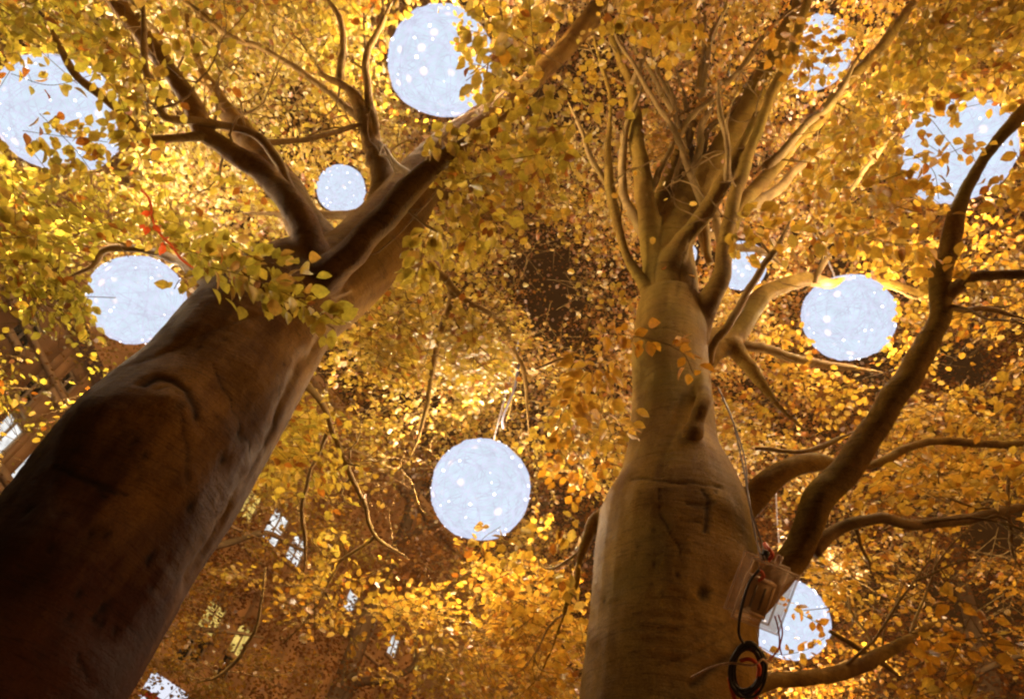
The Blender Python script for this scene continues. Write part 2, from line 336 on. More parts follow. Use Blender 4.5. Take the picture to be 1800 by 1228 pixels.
def make_ball(px, py, rp, R, label, idx):
    z = R*F/rp; c = P(px, py, z); BALLS.append((px, py, rp, z))
    root = empty('light_ball', c); tag(root, label, 'light ball', 'glowing white balls hung in the trees')
    rs = np.random.default_rng(100+idx); L = np.array(c)
    nu, nv = 96, 48
    th = np.linspace(0, 2*np.pi, nu, endpoint=False); ph = np.linspace(0, np.pi, nv+1)[1:-1]
    D = np.stack([np.sin(ph)[:, None]*np.cos(th), np.sin(ph)[:, None]*np.sin(th), np.cos(ph)[:, None]*np.ones(nu)], -1).reshape(-1, 3)
    D = np.vstack([D, [[0, 0, 1], [0, 0, -1]]])
    def rad(D_): return R*.955*(1+.035*vnoise(D_*1.7+idx*7, 1)+.02*vnoise(D_*6+idx, 2)+.018*vnoise(D_*17, 3))
    V = D*rad(D)[:, None]+L; i = np.arange(nv-2)[:, None]; j = np.arange(nu)[None]
    Q = np.stack([i*nu+j, (i+1)*nu+j, (i+1)*nu+(j+1) % nu, i*nu+(j+1) % nu], -1).reshape(-1, 4); j = np.arange(nu); n = (nv-1)*nu
    T = np.vstack([np.stack([np.full(nu, n), j, (j+1) % nu], -1), np.stack([np.full(nu, n+1), (nv-2)*nu+(j+1) % nu, (nv-2)*nu+j], -1)])
    part('shell', Acc().add(V, Q, T).mesh('shell', True), SHELL, root)
    A = Acc()
    for k in range(90):                        # wound wire strands, each a tilted small circle
        ax = rs.normal(size=3); ax /= np.linalg.norm(ax); h = rs.uniform(-.75, .75)
        u = np.cross(ax, rs.normal(size=3)); u /= np.linalg.norm(u); v = np.cross(ax, u)
        t = np.linspace(0, 2*np.pi, 37)[:, None]; e = h+.06*np.sin(t*rs.integers(1, 4)+rs.uniform(0, 6))
        Dc = ax*e+np.sqrt(1-e*e)*(u*np.cos(t)+v*np.sin(t))
        q = Dc*(rad(Dc)+R*(.012+.012*np.sin(t[:, 0]*3+k)))[:, None]+L
        A.tube(np.hstack([q, np.full((37, 1), R*.0075)]), sides=3, cap=False)
    part('strands', A.mesh('strands'), STRAND, root, 'stuff')
    bm = Acc(); t = np.array([[1, 0, 0], [-1, 0, 0], [0, 1, 0], [0, -1, 0], [0, 0, 1], [0, 0, -1]])*R*.028
    bme = mesh_np('bulb', t, [np.array([[0, 2, 4], [2, 1, 4], [1, 3, 4], [3, 0, 4], [2, 0, 5], [1, 2, 5], [3, 1, 5], [0, 3, 5]])]); bme.materials.append(BULB)
    k = 0; nb = 40
    for k in range(nb):
        y = 1-2*(k+.5)/nb; a = k*2.39996+idx; dirv = np.array([math.sqrt(1-y*y)*math.cos(a), math.sqrt(1-y*y)*math.sin(a), y])+rs.normal(size=3)*.3
        dirv /= np.linalg.norm(dirv); o = bpy.data.objects.new('bulb', bme); link(o, root); o.location = dirv*(R*.975)
        s = rs.uniform(.45, 1.5); o.scale = (s, s, s); o.rotation_euler = rs.uniform(0, 3, 3)
    nl = 20
    for k in range(nl):                        # the light the bulbs throw outward
        y = 1-2*(k+.5)/nl; a = k*2.39996+idx*1.3; dv = Vector((math.sqrt(1-y*y)*math.cos(a), math.sqrt(1-y*y)*math.sin(a), y))
        ld = bpy.data.lights.new('led_light', 'POINT'); ld.energy = LAMP_W*(R/.45)**2*(1.25 if px < 300 else 1.)*(.3 if rp < 50 else 1)
        ld.color = (1, .77, .50); ld.shadow_soft_size = .02
        lo = bpy.data.objects.new('led_light', ld); link(lo, root); lo.location = dv*(R*1.09)
    hw = Acc(); p0 = L+np.array([0, 0, R*.95]); H = .9+.9*rs.random()+R
    off = rs.normal(size=3)*.07; off[2] = 0
    t = np.linspace(0, 1, 8)[:, None]; q = p0+t*np.array([0, 0, H])+off*t*t
    hw.tube(np.hstack([q, np.full((8, 1), .010)]), sides=5); part('hanging_wire', hw.mesh('wire'), WIRE, root)
for i, b in enumerate(balls): make_ball(*b, i)

# ---------------------------------------------------------------- big trees: trunk with fused limbs
def smooth_union(paths, voxel, it=6, sides=28):
    A = Acc()
    for k, p in enumerate(paths): A.tube(p, sides=sides, seed=k)
    me = A.mesh('tmp'); o = bpy.data.objects.new('tmp', me); C.objects.link(o)
    r = o.modifiers.new('r', 'REMESH'); r.mode = 'VOXEL'; r.voxel_size = voxel; r.use_smooth_shade = True
    s = o.modifiers.new('s', 'SMOOTH'); s.iterations = it; s.factor = .7
    dg = bpy.context.evaluated_depsgraph_get(); dg.update()
    m2 = bpy.data.meshes.new_from_object(o.evaluated_get(dg)); bpy.data.objects.remove(o); return m2
def detail_trunk(me, grooves, bumps, knots, seed, amp=.02, slant=None):
    n = len(me.vertices); V = np.empty(n*3, np.float32); me.vertices.foreach_get('co', V); V = V.reshape(-1, 3).astype(float)
    Nn = np.empty(n*3, np.float32); me.vertex_normals.foreach_get('vector', Nn); Nn = Nn.reshape(-1, 3).astype(float)
    polys = [list(p.vertices) for p in me.polygons]
    bvh = BVHTree.FromPolygons([tuple(v) for v in V], polys)
    wear = np.zeros(n)
    def hit(px, py):
        r = (M @ Vector(((px-900)/F, -(py-614)/F, -1))).normalized(); h = bvh.ray_cast(CAM, r)
        return np.array(h[0]) if h[0] is not None else None
    ay = V*np.array([1, 1, .28])
    disp = amp*vnoise(ay*3.1, seed)+amp*.55*vnoise(ay*8, seed+1)+amp*.18*vnoise(V*np.array([9, 9, 30]), seed+2)+amp*.10*vnoise(V*38, seed+3)
    def pline(pts, w_, dep, dark):
        nonlocal disp
        q = []
        for a, b in zip(pts[:-1], pts[1:]):
            L_ = math.hypot(a[0]-b[0], a[1]-b[1]); k = max(2, int(L_/4))
            for t in np.linspace(0, 1, k, endpoint=False):
                x = a[0]+(b[0]-a[0])*t; y = a[1]+(b[1]-a[1])*t
                x += 4*vnoise(np.array([x*.05, y*.05, seed]))*1.; y += 3*vnoise(np.array([x*.06, y*.06, seed+5.5]))
                h = hit(x, y)
                if h is not None: q.append(h)
        if not q: return
        q = np.array(q); lo = q.min(0)-w_*3; hi = q.max(0)+w_*3
        ix = np.where(np.all((V > lo) & (V < hi), 1))[0]
        for s in range(0, len(ix), 20000):
            j = ix[s:s+20000]; d = np.sqrt(((V[j][:, None]-q[None])**2).sum(-1)).min(1); ww = w_*(.6+.5*(vnoise(V[j]*14, 9)+1)/1)
            e = np.exp(-(d/ww)**2); disp[j] -= dep*e; wear[j] = np.maximum(wear[j], dark*e)
    for pts, w_, dep, dark in grooves: pline(pts, w_*(.62 if w_ < .02 else .9), dep*.55, min(.93, dark*1.15))
    for px, py, r, h in bumps:
        c = hit(px, py)
        if c is None: continue
        d = np.linalg.norm(V-c, axis=1); disp += h*np.exp(-(d/r)**2)
    for px, py, r, dark in knots:
        c = hit(px, py)
        if c is None: continue
        dv = V-c; d = np.sqrt((dv[:, 0]**2+dv[:, 1]**2)+(dv[:, 2]*.7)**2)*(1+.45*vnoise(V*60, 5)); e = np.exp(-(d/r)**2); disp -= r*.45*e; wear = np.maximum(wear, dark*e)
    V = V+Nn*disp[:, None]
    me.vertices.foreach_set('co', V.astype(np.float32).ravel())
    at = me.attributes.new('wear', 'FLOAT', 'POINT'); at.data.foreach_set('value', np.clip(wear, 0, .93).astype(np.float32))
    me.polygons.foreach_set('use_smooth', np.ones(len(me.polygons), bool)); me.update(); return me
OCC = []     # branch paths, used to keep leaves off them
def ground_path(pts, D, flare, extra=()):
    """trunk path whose pixels sit at horizontal distance D, continued down to the ground"""
    q = [(px, py, zD(px, py, D), hw) for px, py, hw in pts]
    w_ = [list(P(a, b, c))+[d*c/F] for a, b, c, d in q]
    x, y, z, r = w_[0]
    base = [[x, y, -.1, r*flare], [x, y, z*.35, r*1.12], [x, y, z*.7, r*1.03]]
    return np.array(base+w_)
# ---- left tree
DL = 3.3
lt = ground_path([(143, 1000, 178), (272, 818, 168), (372, 694, 138), (462, 566, 118), (548, 492, 84)], DL, 1.5)
zc = zD(560, 480, DL)
LT = [catmull(lt, 10),
      pxpath([(510, 540, zc-.3, 88), (610, 478, zc, 74), (672, 412, zc+.25, 62), (722, 345, zc+.5, 48), (800, 256, zc+.9, 36), (860, 208, zc+1.2, 25), (925, 150, zc+1.5, 21), (995, 82, zc+1.8, 19), (1060, 5, zc+2.2, 17), (1160, -120, zc+2.6, 18)], 8, .03),
      pxpath([(575, 520, zc-.35, 46), (566, 474, zc-.38, 36), (546, 425, zc-.34, 27), (520, 368, zc-.25, 23), (470, 305, zc-.05, 22.4), (415, 268, zc, 19.8), (362, 232, zc+.05, 18.1), (338, 180, zc+.1, 14.6), (300, 118, zc+.15, 13.8), (245, 52, zc+.25, 13.8), (195, -15, zc+.35, 13.8), (120, -130, zc+.5, 10.3)], 8, .03),
      pxpath([(555, 505, zc-.4, 52), (582, 476, zc-.52, 34), (632, 432, zc-.62, 25), (680, 382, zc-.66, 23), (722, 334, zc-.68, 21), (765, 290, zc-.68, 18), (830, 240, zc-.6, 10), (900, 190, zc-.5, 4)], 8, .03),
      pxpath([(620, 440, zc+.25, 44.9), (668, 375, zc+.5, 32.9), (672, 320, zc+.6, 22.4), (655, 265, zc+.7, 16.5), (640, 205, zc+.8, 14.2), (612, 158, zc+.9, 9.7), (562, 130, zc+1.1, 6.0)], 8, .03),
      pxpath([(560, 440, zc+.4, 50), (530, 380, zc+.5, 32), (488, 310, zc+.7, 26), (430, 235, zc+.9, 19), (385, 178, zc+1.1, 13), (350, 110, zc+1.4, 8), (330, 30, zc+1.7, 4)], 8, .03)]
OCC += LT[1:]
LTm = smooth_union(LT, .014, 7)
LTm = detail_trunk(LTm,
   [([(252, 678), (275, 664), (305, 668), (330, 690), (345, 735)], .022, .03, .75),
    ([(275, 692), (300, 680), (318, 700)], .014, .018, .5),
    ([(372, 640), (400, 690), (425, 735), (442, 780), (450, 840), (446, 890)], .010, .012, .7),
    ([(492, 682), (497, 715), (490, 750), (470, 800), (440, 845)], .012, .012, .6),
    ([(568, 592), (530, 650), (505, 700), (470, 790), (425, 865), (380, 940), (330, 1020)], .05, .05, .1),
    ([(100, 822), (160, 848), (222, 872)], .016, .016, .7), ([(165, 850), (190, 878)], .012, .01, .6),
    ([(320, 735), (330, 790), (325, 850)], .012, .010, .5), ([(205, 720), (235, 800), (250, 850)], .01, .007, .4),
    ([(0, 1040), (100, 980), (170, 930)], .05, .03, .15), ([(415, 480), (470, 520), (520, 540)], .03, .02, .2),
    ([(230, 640), (330, 590), (450, 550)], .03, .02, .15), ([(140, 1150), (155, 1190)], .012, .01, .7), ([(560, 500), (590, 480), (640, 430)], .02, .01, .2)],
   [(305, 715, .10, .05), (180, 720, .16, .05), (300, 610, .14, -.03), (440, 640, .13, .025), (120, 950, .18, .04), (330, 860, .14, .03), (200, 1060, .16, -.04), (440, 740, .11, -.02), (520, 620, .1, -.02)],
   [(428, 760, .016, .9), (268, 980, .022, .9), (330, 890, .018, .9), (395, 808, .022, .9), (236, 775, .015, .8), (255, 800, .014, .8), (192, 1066, .018, .9), (176, 1083, .014, .9), (190, 1094, .012, .9), (160, 940, .014, .8), (90, 968, .014, .8),
    (312, 720, .02, .6), (350, 607, .012, .7), (395, 596, .010, .7), (430, 770, .009, .8), (500, 640, .008, .8), (360, 960, .01, .8), (380, 940, .01, .8), (185, 942, .012, .8), (50, 900, .02, .7), (440, 710, .009, .7), (140, 1040, .012, .8), (125, 1082, .012, .8), (212, 1110, .012, .8), (272, 1035, .01, .8), (545, 560, .01, .7)],
   11, .014)
tl = empty('beech_tree', (lt[0][0], lt[0][1], 0)); tag(tl, 'massive leaning beech with a dark scarred trunk filling the lower left, yellow leaves', 'tree', 'beech trees')
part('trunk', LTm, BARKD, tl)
# ---- right tree
DR = 3.6
rt = ground_path([(1172, 1228, 152), (1182, 1060, 144), (1188, 930, 134), (1190, 862, 108), (1184, 790, 80), (1182, 700, 70), (1178, 620, 66), (1178, 540, 57)], DR, 1.4)
zr = zD(1178, 540, DR); zs = zD(1190, 900, DR); zb = zD(1180, 1180, DR)
RT = [catmull(rt, 10),
      pxpath([(1180, 560, zr, 52.2), (1176, 500, zr+.2, 48.6), (1178, 430, zr+.5, 41.4), (1205, 365, zr+.8, 34.2), (1250, 295, zr+1.1, 27.0), (1300, 220, zr+1.5, 23.4), (1340, 150, zr+1.8, 19.8), (1385, 60, zr+2.1, 16.2), (1415, -15, zr+2.4, 14.4), (1450, -120, zr+2.9, 10.8)], 8, .03),
      pxpath([(1170, 520, zr, 36.0), (1148, 440, zr+.3, 24.0), (1136, 360, zr+.6, 17.6), (1122, 270, zr+1, 13.6), (1115, 190, zr+1.4, 10.4), (1103, 135, zr+1.6, 8.0), (1075, 65, zr+1.9, 6.4), (1050, -30, zr+2.3, 4.8)], 8, .03),
      pxpath([(1150, 540, zr-.1, 22.5), (1128, 500, zr, 12.0), (1098, 445, zr+.1, 8.2), (1076, 370, zr+.3, 7.5), (1068, 260, zr+.6, 6.8), (1070, 165, zr+.9, 5.2), (1045, 70, zr+1.2, 3.8), (1030, -20, zr+1.5, 3.0)], 8, .03),
      pxpath([(1215, 590, zr-.15, 32.8), (1238, 545, zr-.2, 21.3), (1262, 500, zr-.2, 18.0), (1274, 440, zr-.1, 14.8), (1290, 365, zr, 12.3), (1310, 280, zr+.3, 10.7), (1350, 180, zr+.6, 9.8), (1392, 90, zr+1., 9.0), (1425, -10, zr+1.3, 8.2)], 8, .03),
      pxpath([(1170, 480, zr+.1, 30), (1200, 425, zr+.1, 16), (1240, 370, zr+.1, 14), (1275, 310, zr+.3, 12), (1330, 200, zr+.8, 9)], 8, .03),
      pxpath([(1200, 640, zr, 46), (1245, 610, zr+.1, 32), (1285, 588, zr+.2, 24), (1315, 545, zr+.3, 19), (1350, 512, zr+.4, 15), (1410, 494, zr+.6, 12), (1470, 500, zr+.9, 10), (1560, 500, zr+1.2, 9), (1640, 525, zr+1.5, 6)], 8, .03),
      pxpath([(1215, 650, zr, 32), (1275, 600, zr+.1, 18), (1305, 628, zr+.1, 14), (1335, 672, zr+.1, 10), (1370, 715, zr+.1, 6), (1420, 760, zr+.1, 3)], 8, .03),
      pxpath([(1225, 640, zr-.35, 14.4), (1240, 700, zs+.2, 13.0), (1222, 750, zs+.02, 10.8), (1206, 800, zs-.02, 8.6), (1202, 840, zs-.1, 5.8)], 8, .03),
      # the long curved limb, its side limbs
      pxpath([(1235, 1190, zb-.02, 43.2), (1306, 1112, zb+.08, 25.9), (1362, 1030, zb+.15, 24.5), (1408, 950, zb+.2, 25.2), (1440, 872, zb+.25, 24.5), (1500, 795, zb+.35, 22.3), (1560, 715, zb+.45, 20.9), (1612, 635, zb+.55, 20.2), (1643, 560, zb+.65, 18.7), (1650, 480, zb+.75, 18.0), (1672, 405, zb+.85, 15.1), (1705, 320, zb+1, 12.2), (1725, 285, zb+1.05, 10.1), (1770, 240, zb+1.1, 9.4), (1812, 185, zb+1.2, 9.4), (1900, 90, zb+1.4, 7.2)], 8, .03),
      pxpath([(1270, 930, zs, 34.0), (1315, 890, zs+.1, 27.2), (1352, 848, zs+.15, 22.9), (1395, 818, zs+.2, 18.7), (1440, 806, zs+.25, 14.4), (1475, 812, zs+.3, 9.3), (1530, 822, zs+.4, 7.6), (1590, 792, zs+.5, 8.5), (1660, 776, zs+.6, 7.6), (1740, 782, zs+.7, 6.8), (1830, 780, zs+.8, 6.0), (1950, 800, zs+1, 4.2)], 8, .03),
      pxpath([(1250, 1225, zb-.02, 30), (1340, 1200, zb+.1, 16), (1400, 1192, zb+.18, 14), (1450, 1184, zb+.25, 13), (1510, 1166, zb+.35, 11), (1560, 1142, zb+.45, 9), (1610, 1112, zb+.55, 6), (1680, 1085, zb+.8, 3)], 8, .03),
      pxpath([(1085, 905, zs, 20), (1052, 908, zs+.05, 12), (1035, 940, zs+.05, 11), (1018, 985, zs+.05, 8), (1012, 1040, zs+.05, 6), (985, 1100, zs+.1, 5), (955, 1180, zs+.1, 4), (915, 1225, zs+.1, 3)], 8, .03),
      pxpath([(1180, 470, zr+.4, 30.0), (1160, 380, zr+.8, 18.0), (1180, 300, zr+1.3, 10.5), (1215, 200, zr+1.8, 6.8), (1240, 100, zr+2.2, 5.2), (1280, 0, zr+2.6, 3.8)], 8, .03),
      pxpath([(1255, 520, zr-.15, 17.0), (1300, 370, zr+.25, 13.6), (1330, 325, zr+.45, 12.8), (1390, 262, zr+.7, 11.9), (1440, 205, zr+.85, 11.9), (1490, 145, zr+1.0, 11.0), (1540, 95, zr+1.15, 9.3), (1590, 30, zr+1.3, 7.6), (1640, -60, zr+1.5, 6.8)], 8, .03)]
OCC += RT[1:]
RTm = smooth_union(RT, .013, 5)
RTm = detail_trunk(RTm,
   [([(1110, 842), (1160, 846), (1215, 850), (1270, 858)], .016, .014, .5),
    ([(1158, 862), (1162, 905), (1185, 945), (1200, 985)], .010, .01, .6),
    ([(1238, 862), (1245, 900), (1240, 940)], .018, .015, .8), ([(1205, 885), (1240, 890), (1262, 885)], .012, .01, .6), ([(1195, 915), (1235, 920)], .009, .008, .6),
    ([(1200, 700), (1180, 780), (1160, 840)], .03, .02, .1), ([(1130, 580), (1165, 575), (1200, 582), (1225, 590)], .01, .008, .6),
    ([(1130, 1120), (1200, 1100), (1290, 1095)], .008, .004, .35), ([(1190, 1140), (1250, 1110), (1310, 1080)], .007, .004, .35), ([(1210, 1090), (1260, 1075), (1310, 1060)], .006, .004, .3),
    ([(1150, 1170), (1220, 1150), (1290, 1110)], .009, .006, .4), ([(1280, 1020), (1300, 1012)], .012, .008, .5), ([(1215, 1200), (1260, 1170), (1310, 1130)], .02, .02, .6),
    ([(1150, 500), (1160, 420), (1170, 360)], .016, .016, .3), ([(1190, 520), (1200, 450), (1225, 390)], .016, .018, .4), ([(1215, 520), (1218, 470), (1240, 430)], .014, .016, .4)],
   [(1130, 870, .10, .03), (1270, 890, .10, .03), (1130, 660, .1, -.02), (1220, 760, .08, .03), (1300, 1000, .12, .03), (1100, 1100, .15, .015), (1300, 1180, .12, .03)],
   [(1236, 1043, .026, .92), (1063, 1056, .012, .9), (1062, 835, .02, .6), (1150, 990, .01, .7), (1255, 868, .012, .8), (1120, 960, .01, .6), (1190, 1010, .009, .6), (1150, 930, .01, .5)],
   31, .012)
tr = empty('beech_tree', (rt[0][0], rt[0][1], 0)); tag(tr, 'upright tan beech at right centre forking into many stems, a clear box hung on it', 'tree', 'beech trees')
part('trunk', RTm, BARK, tr)

# ---- thinner branches, each one a part
def branch(pts, parent, mat=None, n=7, j=.03, sides=9):
    pts = list(pts); pts[-1] = (*pts[-1][:3], min(1.2, pts[-1][3]))
    q = pxpath(pts, n, j); OCC.append(q)
    return part('branch', Acc().tube(q, sides=sides, wob=.12).mesh('branch', True), mat or BARK2, parent)
for pts in [
 [(372, 240, zc+.02, 11), (320, 244, zc-.02, 8), (252, 244, zc-.05, 8), (228, 215, zc-.1, 7), (190, 176, zc-.1, 8), (132, 126, zc-.15, 7), (100, 72, zc-.2, 5), (85, 20, zc-.3, 3)],
 [(535, 395, zc, 12), (505, 310, zc+.1, 9), (470, 248, zc+.15, 8), (420, 226, zc+.1, 7), (365, 214, zc, 7), (302, 208, zc-.1, 7), (283, 190, zc-.1, 6), (281, 160, zc-.1, 7), (262, 128, zc-.1, 6), (258, 78, zc-.1, 6), (252, -20, zc-.1, 6)],
 [(472, 250, zc+.15, 6), (520, 250, zc+.3, 5), (575, 240, zc+.5, 5), (625, 222, zc+.7, 4), (680, 215, zc+.9, 3)],
 [(652, 290, zc+.65, 14), (655, 220, zc+.75, 9), (643, 140, zc+.9, 7), (645, 90, zc+1., 6), (668, 48, zc+1.1, 5), (690, 0, zc+1.2, 4)],
 [(600, 140, zc+.95, 8), (602, 80, zc+1.1, 6), (598, 30, zc+1.2, 5), (560, -20, zc+1.4, 4)],
 [(745, 320, zc-.2, 8), (700, 290, zc+.3, 6), (660, 245, zc+.7, 5)],
 [(700, 380, zc+.5, 20), (748, 352, zc+.6, 12), (790, 345, zc+.7, 8), (830, 360, zc+.8, 6), (900, 385, zc+1., 4), (1000, 390, zc+1.2, 3)],
 [(660, 380, zc+.6, 12), (600, 378, zc+.9, 8), (520, 378, zc+1.1, 7), (430, 372, zc+1.3, 5)],
 [(640, 500, zc+.3, 17.0), (720, 470, zc+.7, 8.8), (775, 485, zc+.9, 7.5), (796, 520, zc+1, 6.8), (775, 580, zc+1, 5.4), (760, 660, zc+1, 4.8), (742, 740, zc+1, 3.4), (722, 805, zc+1, 2.0)],
 [(785, 495, zc+.9, 6.8), (820, 530, zc+1, 5.4), (870, 560, zc+1.1, 5.4), (902, 612, zc+1.2, 4.8), (922, 670, zc+1.2, 4.1), (930, 755, zc+1.2, 2.7)],
 [(470, 600, zc+.1, 12.2), (560, 700, zc+.4, 6.1), (583, 760, zc+.5, 4.8), (612, 820, zc+.5, 4.8), (640, 885, zc+.6, 4.1), (662, 945, zc+.7, 3.4), (720, 985, zc+.8, 2.0)],
 [(575, 760, zc+.5, 4.1), (545, 820, zc+.5, 3.4), (532, 880, zc+.5, 4.1), (538, 950, zc+.5, 3.4), (536, 1005, zc+.5, 2.0)],
 [(655, 940, zc+.7, 3.4), (600, 980, zc+.8, 2.7), (560, 1060, zc+.9, 2.0), (500, 1130, zc+1, 1.4)],
 [(430, 520, zc-.7, 14), (360, 494, zc-.3, 9), (312, 462, zc+.2, 8), (275, 443, zc+.5, 7), (225, 436, zc+.6, 7), (185, 440, zc+.6, 6), (165, 465, zc+.6, 5), (115, 488, zc+.6, 3)],
 [(640, 215, zc+.8, 7), (560, 150, zc+1.2, 6), (470, 88, zc+1.5, 5), (400, 62, zc+1.6, 5), (330, 5, zc+1.8, 4), (290, -40, zc+1.9, 3)],
 [(245, 30, zc+.25, 7), (275, 60, zc+.5, 4), (290, 110, zc+.6, 3)],
 [(470, 1000, zc+.9, 2.0), (440, 1120, zc+.9, 3.4), (400, 1180, zc+.9, 3.4), (350, 1195, zc+.9, 2.0)],
 [(830, 0, zc+1.6, 5), (795, -30, zc+1.6, 6), (770, -60, zc+1.6, 6)],
 [(835, 45, zc+1.8, 4), (815, 20, zc+1.7, 5), (785, -15, zc+1.6, 6)],
 [(880, 195, zc+1.2, 5), (850, 170, zc+1.2, 3), (860, 100, zc+1.3, 3)],
 ]: branch(pts, tl)
for pts in [
 [(1420, 968, zb+.25, 14), (1480, 922, zb+.3, 10), (1542, 905, zb+.35, 10), (1610, 920, zb+.4, 9), (1700, 906, zb+.5, 9), (1790, 890, zb+.6, 8), (1900, 880, zb+.7, 5)],
 [(1655, 520, zb+.7, 14), (1700, 487, zb+.6, 10), (1750, 482, zb+.55, 9), (1815, 477, zb+.5, 9), (1900, 460, zb+.4, 7)],
 [(1660, 535, zb+.7, 6), (1700, 545, zb+.9, 5), (1750, 545, zb+1, 5), (1810, 565, zb+1.1, 4)],
 [(1290, 600, zr+.2, 10), (1340, 612, zr+.2, 9), (1400, 630, zr+.3, 8), (1480, 645, zr+.5, 6), (1550, 655, zr+.7, 4)],
 [(1252, 640, zr-.4, 6), (1262, 600, zr-.4, 7), (1300, 535, zr-.35, 7), (1340, 470, zr-.3, 6), (1360, 440, zr-.3, 5), (1400, 380, zr-.2, 3)],
 [(1110, 150, zr+1.5, 7), (1130, 95, zr+1.6, 5), (1150, 40, zr+1.8, 4), (1155, -20, zr+2, 3)],
 [(1080, 350, zr+.5, 6), (1050, 300, zr+.5, 5), (1018, 230, zr+.6, 4), (1000, 180, zr+.7, 3)],
 [(1280, 320, zr+.1, 7), (1275, 270, zr+.1, 5), (1265, 200, zr+.2, 5), (1260, 140, zr+.3, 3)],
 [(1310, 365, zr+.3, 12), (1360, 335, zr+.6, 9), (1400, 300, zr+.8, 7), (1480, 250, zr+1.1, 4)],
 [(1395, 260, zr+.7, 9), (1350, 285, zr+.5, 7), (1330, 300, zr+.4, 6)],
 [(1345, 290, zr+.4, 8), (1420, 220, zr+.5, 7), (1470, 170, zr+.6, 6), (1520, 90, zr+.7, 5)],
 [(1490, 340, zr+.9, 4), (1530, 290, zr+.9, 5), (1580, 230, zr+.9, 4)],
 [(1455, 1108, zb+.5, 3), (1500, 1134, zb+.45, 5), (1540, 1158, zb+.42, 5), (1585, 1190, zb+.5, 3)],
 [(1330, 790, zs+.5, 3), (1400, 792, zs+.5, 4), (1450, 780, zs+.6, 5), (1500, 755, zs+.7, 3)],
 [(1770, 830, zb+.7, 3), (1768, 900, zb+.6, 4), (1780, 960, zb+.6, 3), (1800, 1000, zb+.6, 3)],
 [(1500, 925, zb+.35, 3), (1515, 960, zb+.4, 3), (1530, 1000, zb+.5, 2)],
 [(1040, 560, zr-.6, 2), (1010, 618, zr-.6, 3), (940, 650, zr-.6, 2)],
 [(1140, 430, zr+.4, 12), (1095, 330, zr+.8, 8), (1100, 230, zr+1.1, 6), (1140, 130, zr+1.4, 5)],
 [(1190, 430, zr+.7, 16), (1185, 350, zr+1., 12), (1200, 290, zr+1.2, 9), (1210, 190, zr+1.6, 6)],
 [(1205, 400, zr+1.1, 8), (1240, 408, zr+1.2, 7), (1262, 420, zr+1.3, 6)],
 [(1270, 450, zr+.3, 10), (1310, 436, zr+.4, 7), (1345, 445, zr+.5, 5), (1380, 470, zr+.6, 4)],
 [(1430, 500, zr+.6, 5), (1445, 470, zr+.6, 5), (1470, 440, zr+.6, 3)],
 ]: branch(pts, tr)

fr_ = np.random.default_rng(5)
for k in range(12):                            # the fan of thin pale stems above the fork
    x0 = 1135+fr_.uniform(0, 130); x1 = 1030+430*(k+fr_.uniform(.1, .9))/12; y0 = 470-fr_.uniform(0, 160); y1 = fr_.uniform(-60, 190); d0 = zr+.5+fr_.uniform(-.1, .5)
    hw = fr_.uniform(5, 8.5); xm = (x0+x1)/2-(x1-1230)*.12+fr_.uniform(-18, 18)
    pts = [(x0, y0, d0, hw), (x0*.6+xm*.4+fr_.uniform(-8, 8), y0*.7+y1*.3, d0+.4, hw*.9), (xm, (y0+y1)/2, d0+.7, hw*.8), ((xm+x1)/2+fr_.uniform(-12, 12), y0*.22+y1*.78, d0+1.1, hw*.55), (x1, y1, d0+1.5, 2)]
    branch(pts, tr)
def twiggery(paths, parent, seed, per=5):      # kinked side twigs growing off the boughs, forked once
    rs = np.random.default_rng(seed); A = Acc()
    def walk(p, d, L_, r, gen):
        n = 7; P_ = [p]
        for k in range(n):
            d = d+rs.normal(0, .28, 3)+np.array([0, 0, .05]); d /= np.linalg.norm(d); P_.append(P_[-1]+d*L_/n)
            if gen and k in (2, 4): walk(P_[-1], d+rs.normal(0, .7, 3), L_*.5, r*.55, gen-1)
        X_, Y_, Z_ = proj(np.array(P_))
        if any(((X_-bx)**2+(Y_-by)**2 < (br+8)**2).any() for bx, by, br, bz in BALLS): return
        q = np.array(P_); rr = np.linspace(r, r*.3, n+1)[:, None]; A.tube(np.hstack([q, rr]), sides=5)
    for q in paths:
        L_ = np.linalg.norm(q[-1, :3]-q[0, :3]); 
        for k in range(max(1, int(per*L_/1.5))):
            i = rs.integers(int(len(q)*.35), len(q)); r = q[i, 3]
            if r > .12: continue
            t = q[min(i+1, len(q)-1), :3]-q[max(i-1, 0), :3]; t = t/(np.linalg.norm(t)+1e-9); d = t*.7+rs.normal(0, .75, 3); d /= np.linalg.norm(d)
            walk(q[i, :3], d, rs.uniform(.35, 1.1), min(.011, max(.004, r*.45)), 1)
    part('twigs', A.mesh('twigs', True), BARK2, parent, 'stuff')
nL = len(LT)-1; nR = len(RT)-1
twiggery(OCC[:nL]+OCC[nL+nR:nL+nR+20], tl, 3); twiggery(OCC[nL:nL+nR]+OCC[nL+nR+20:], tr, 4, 2.5)
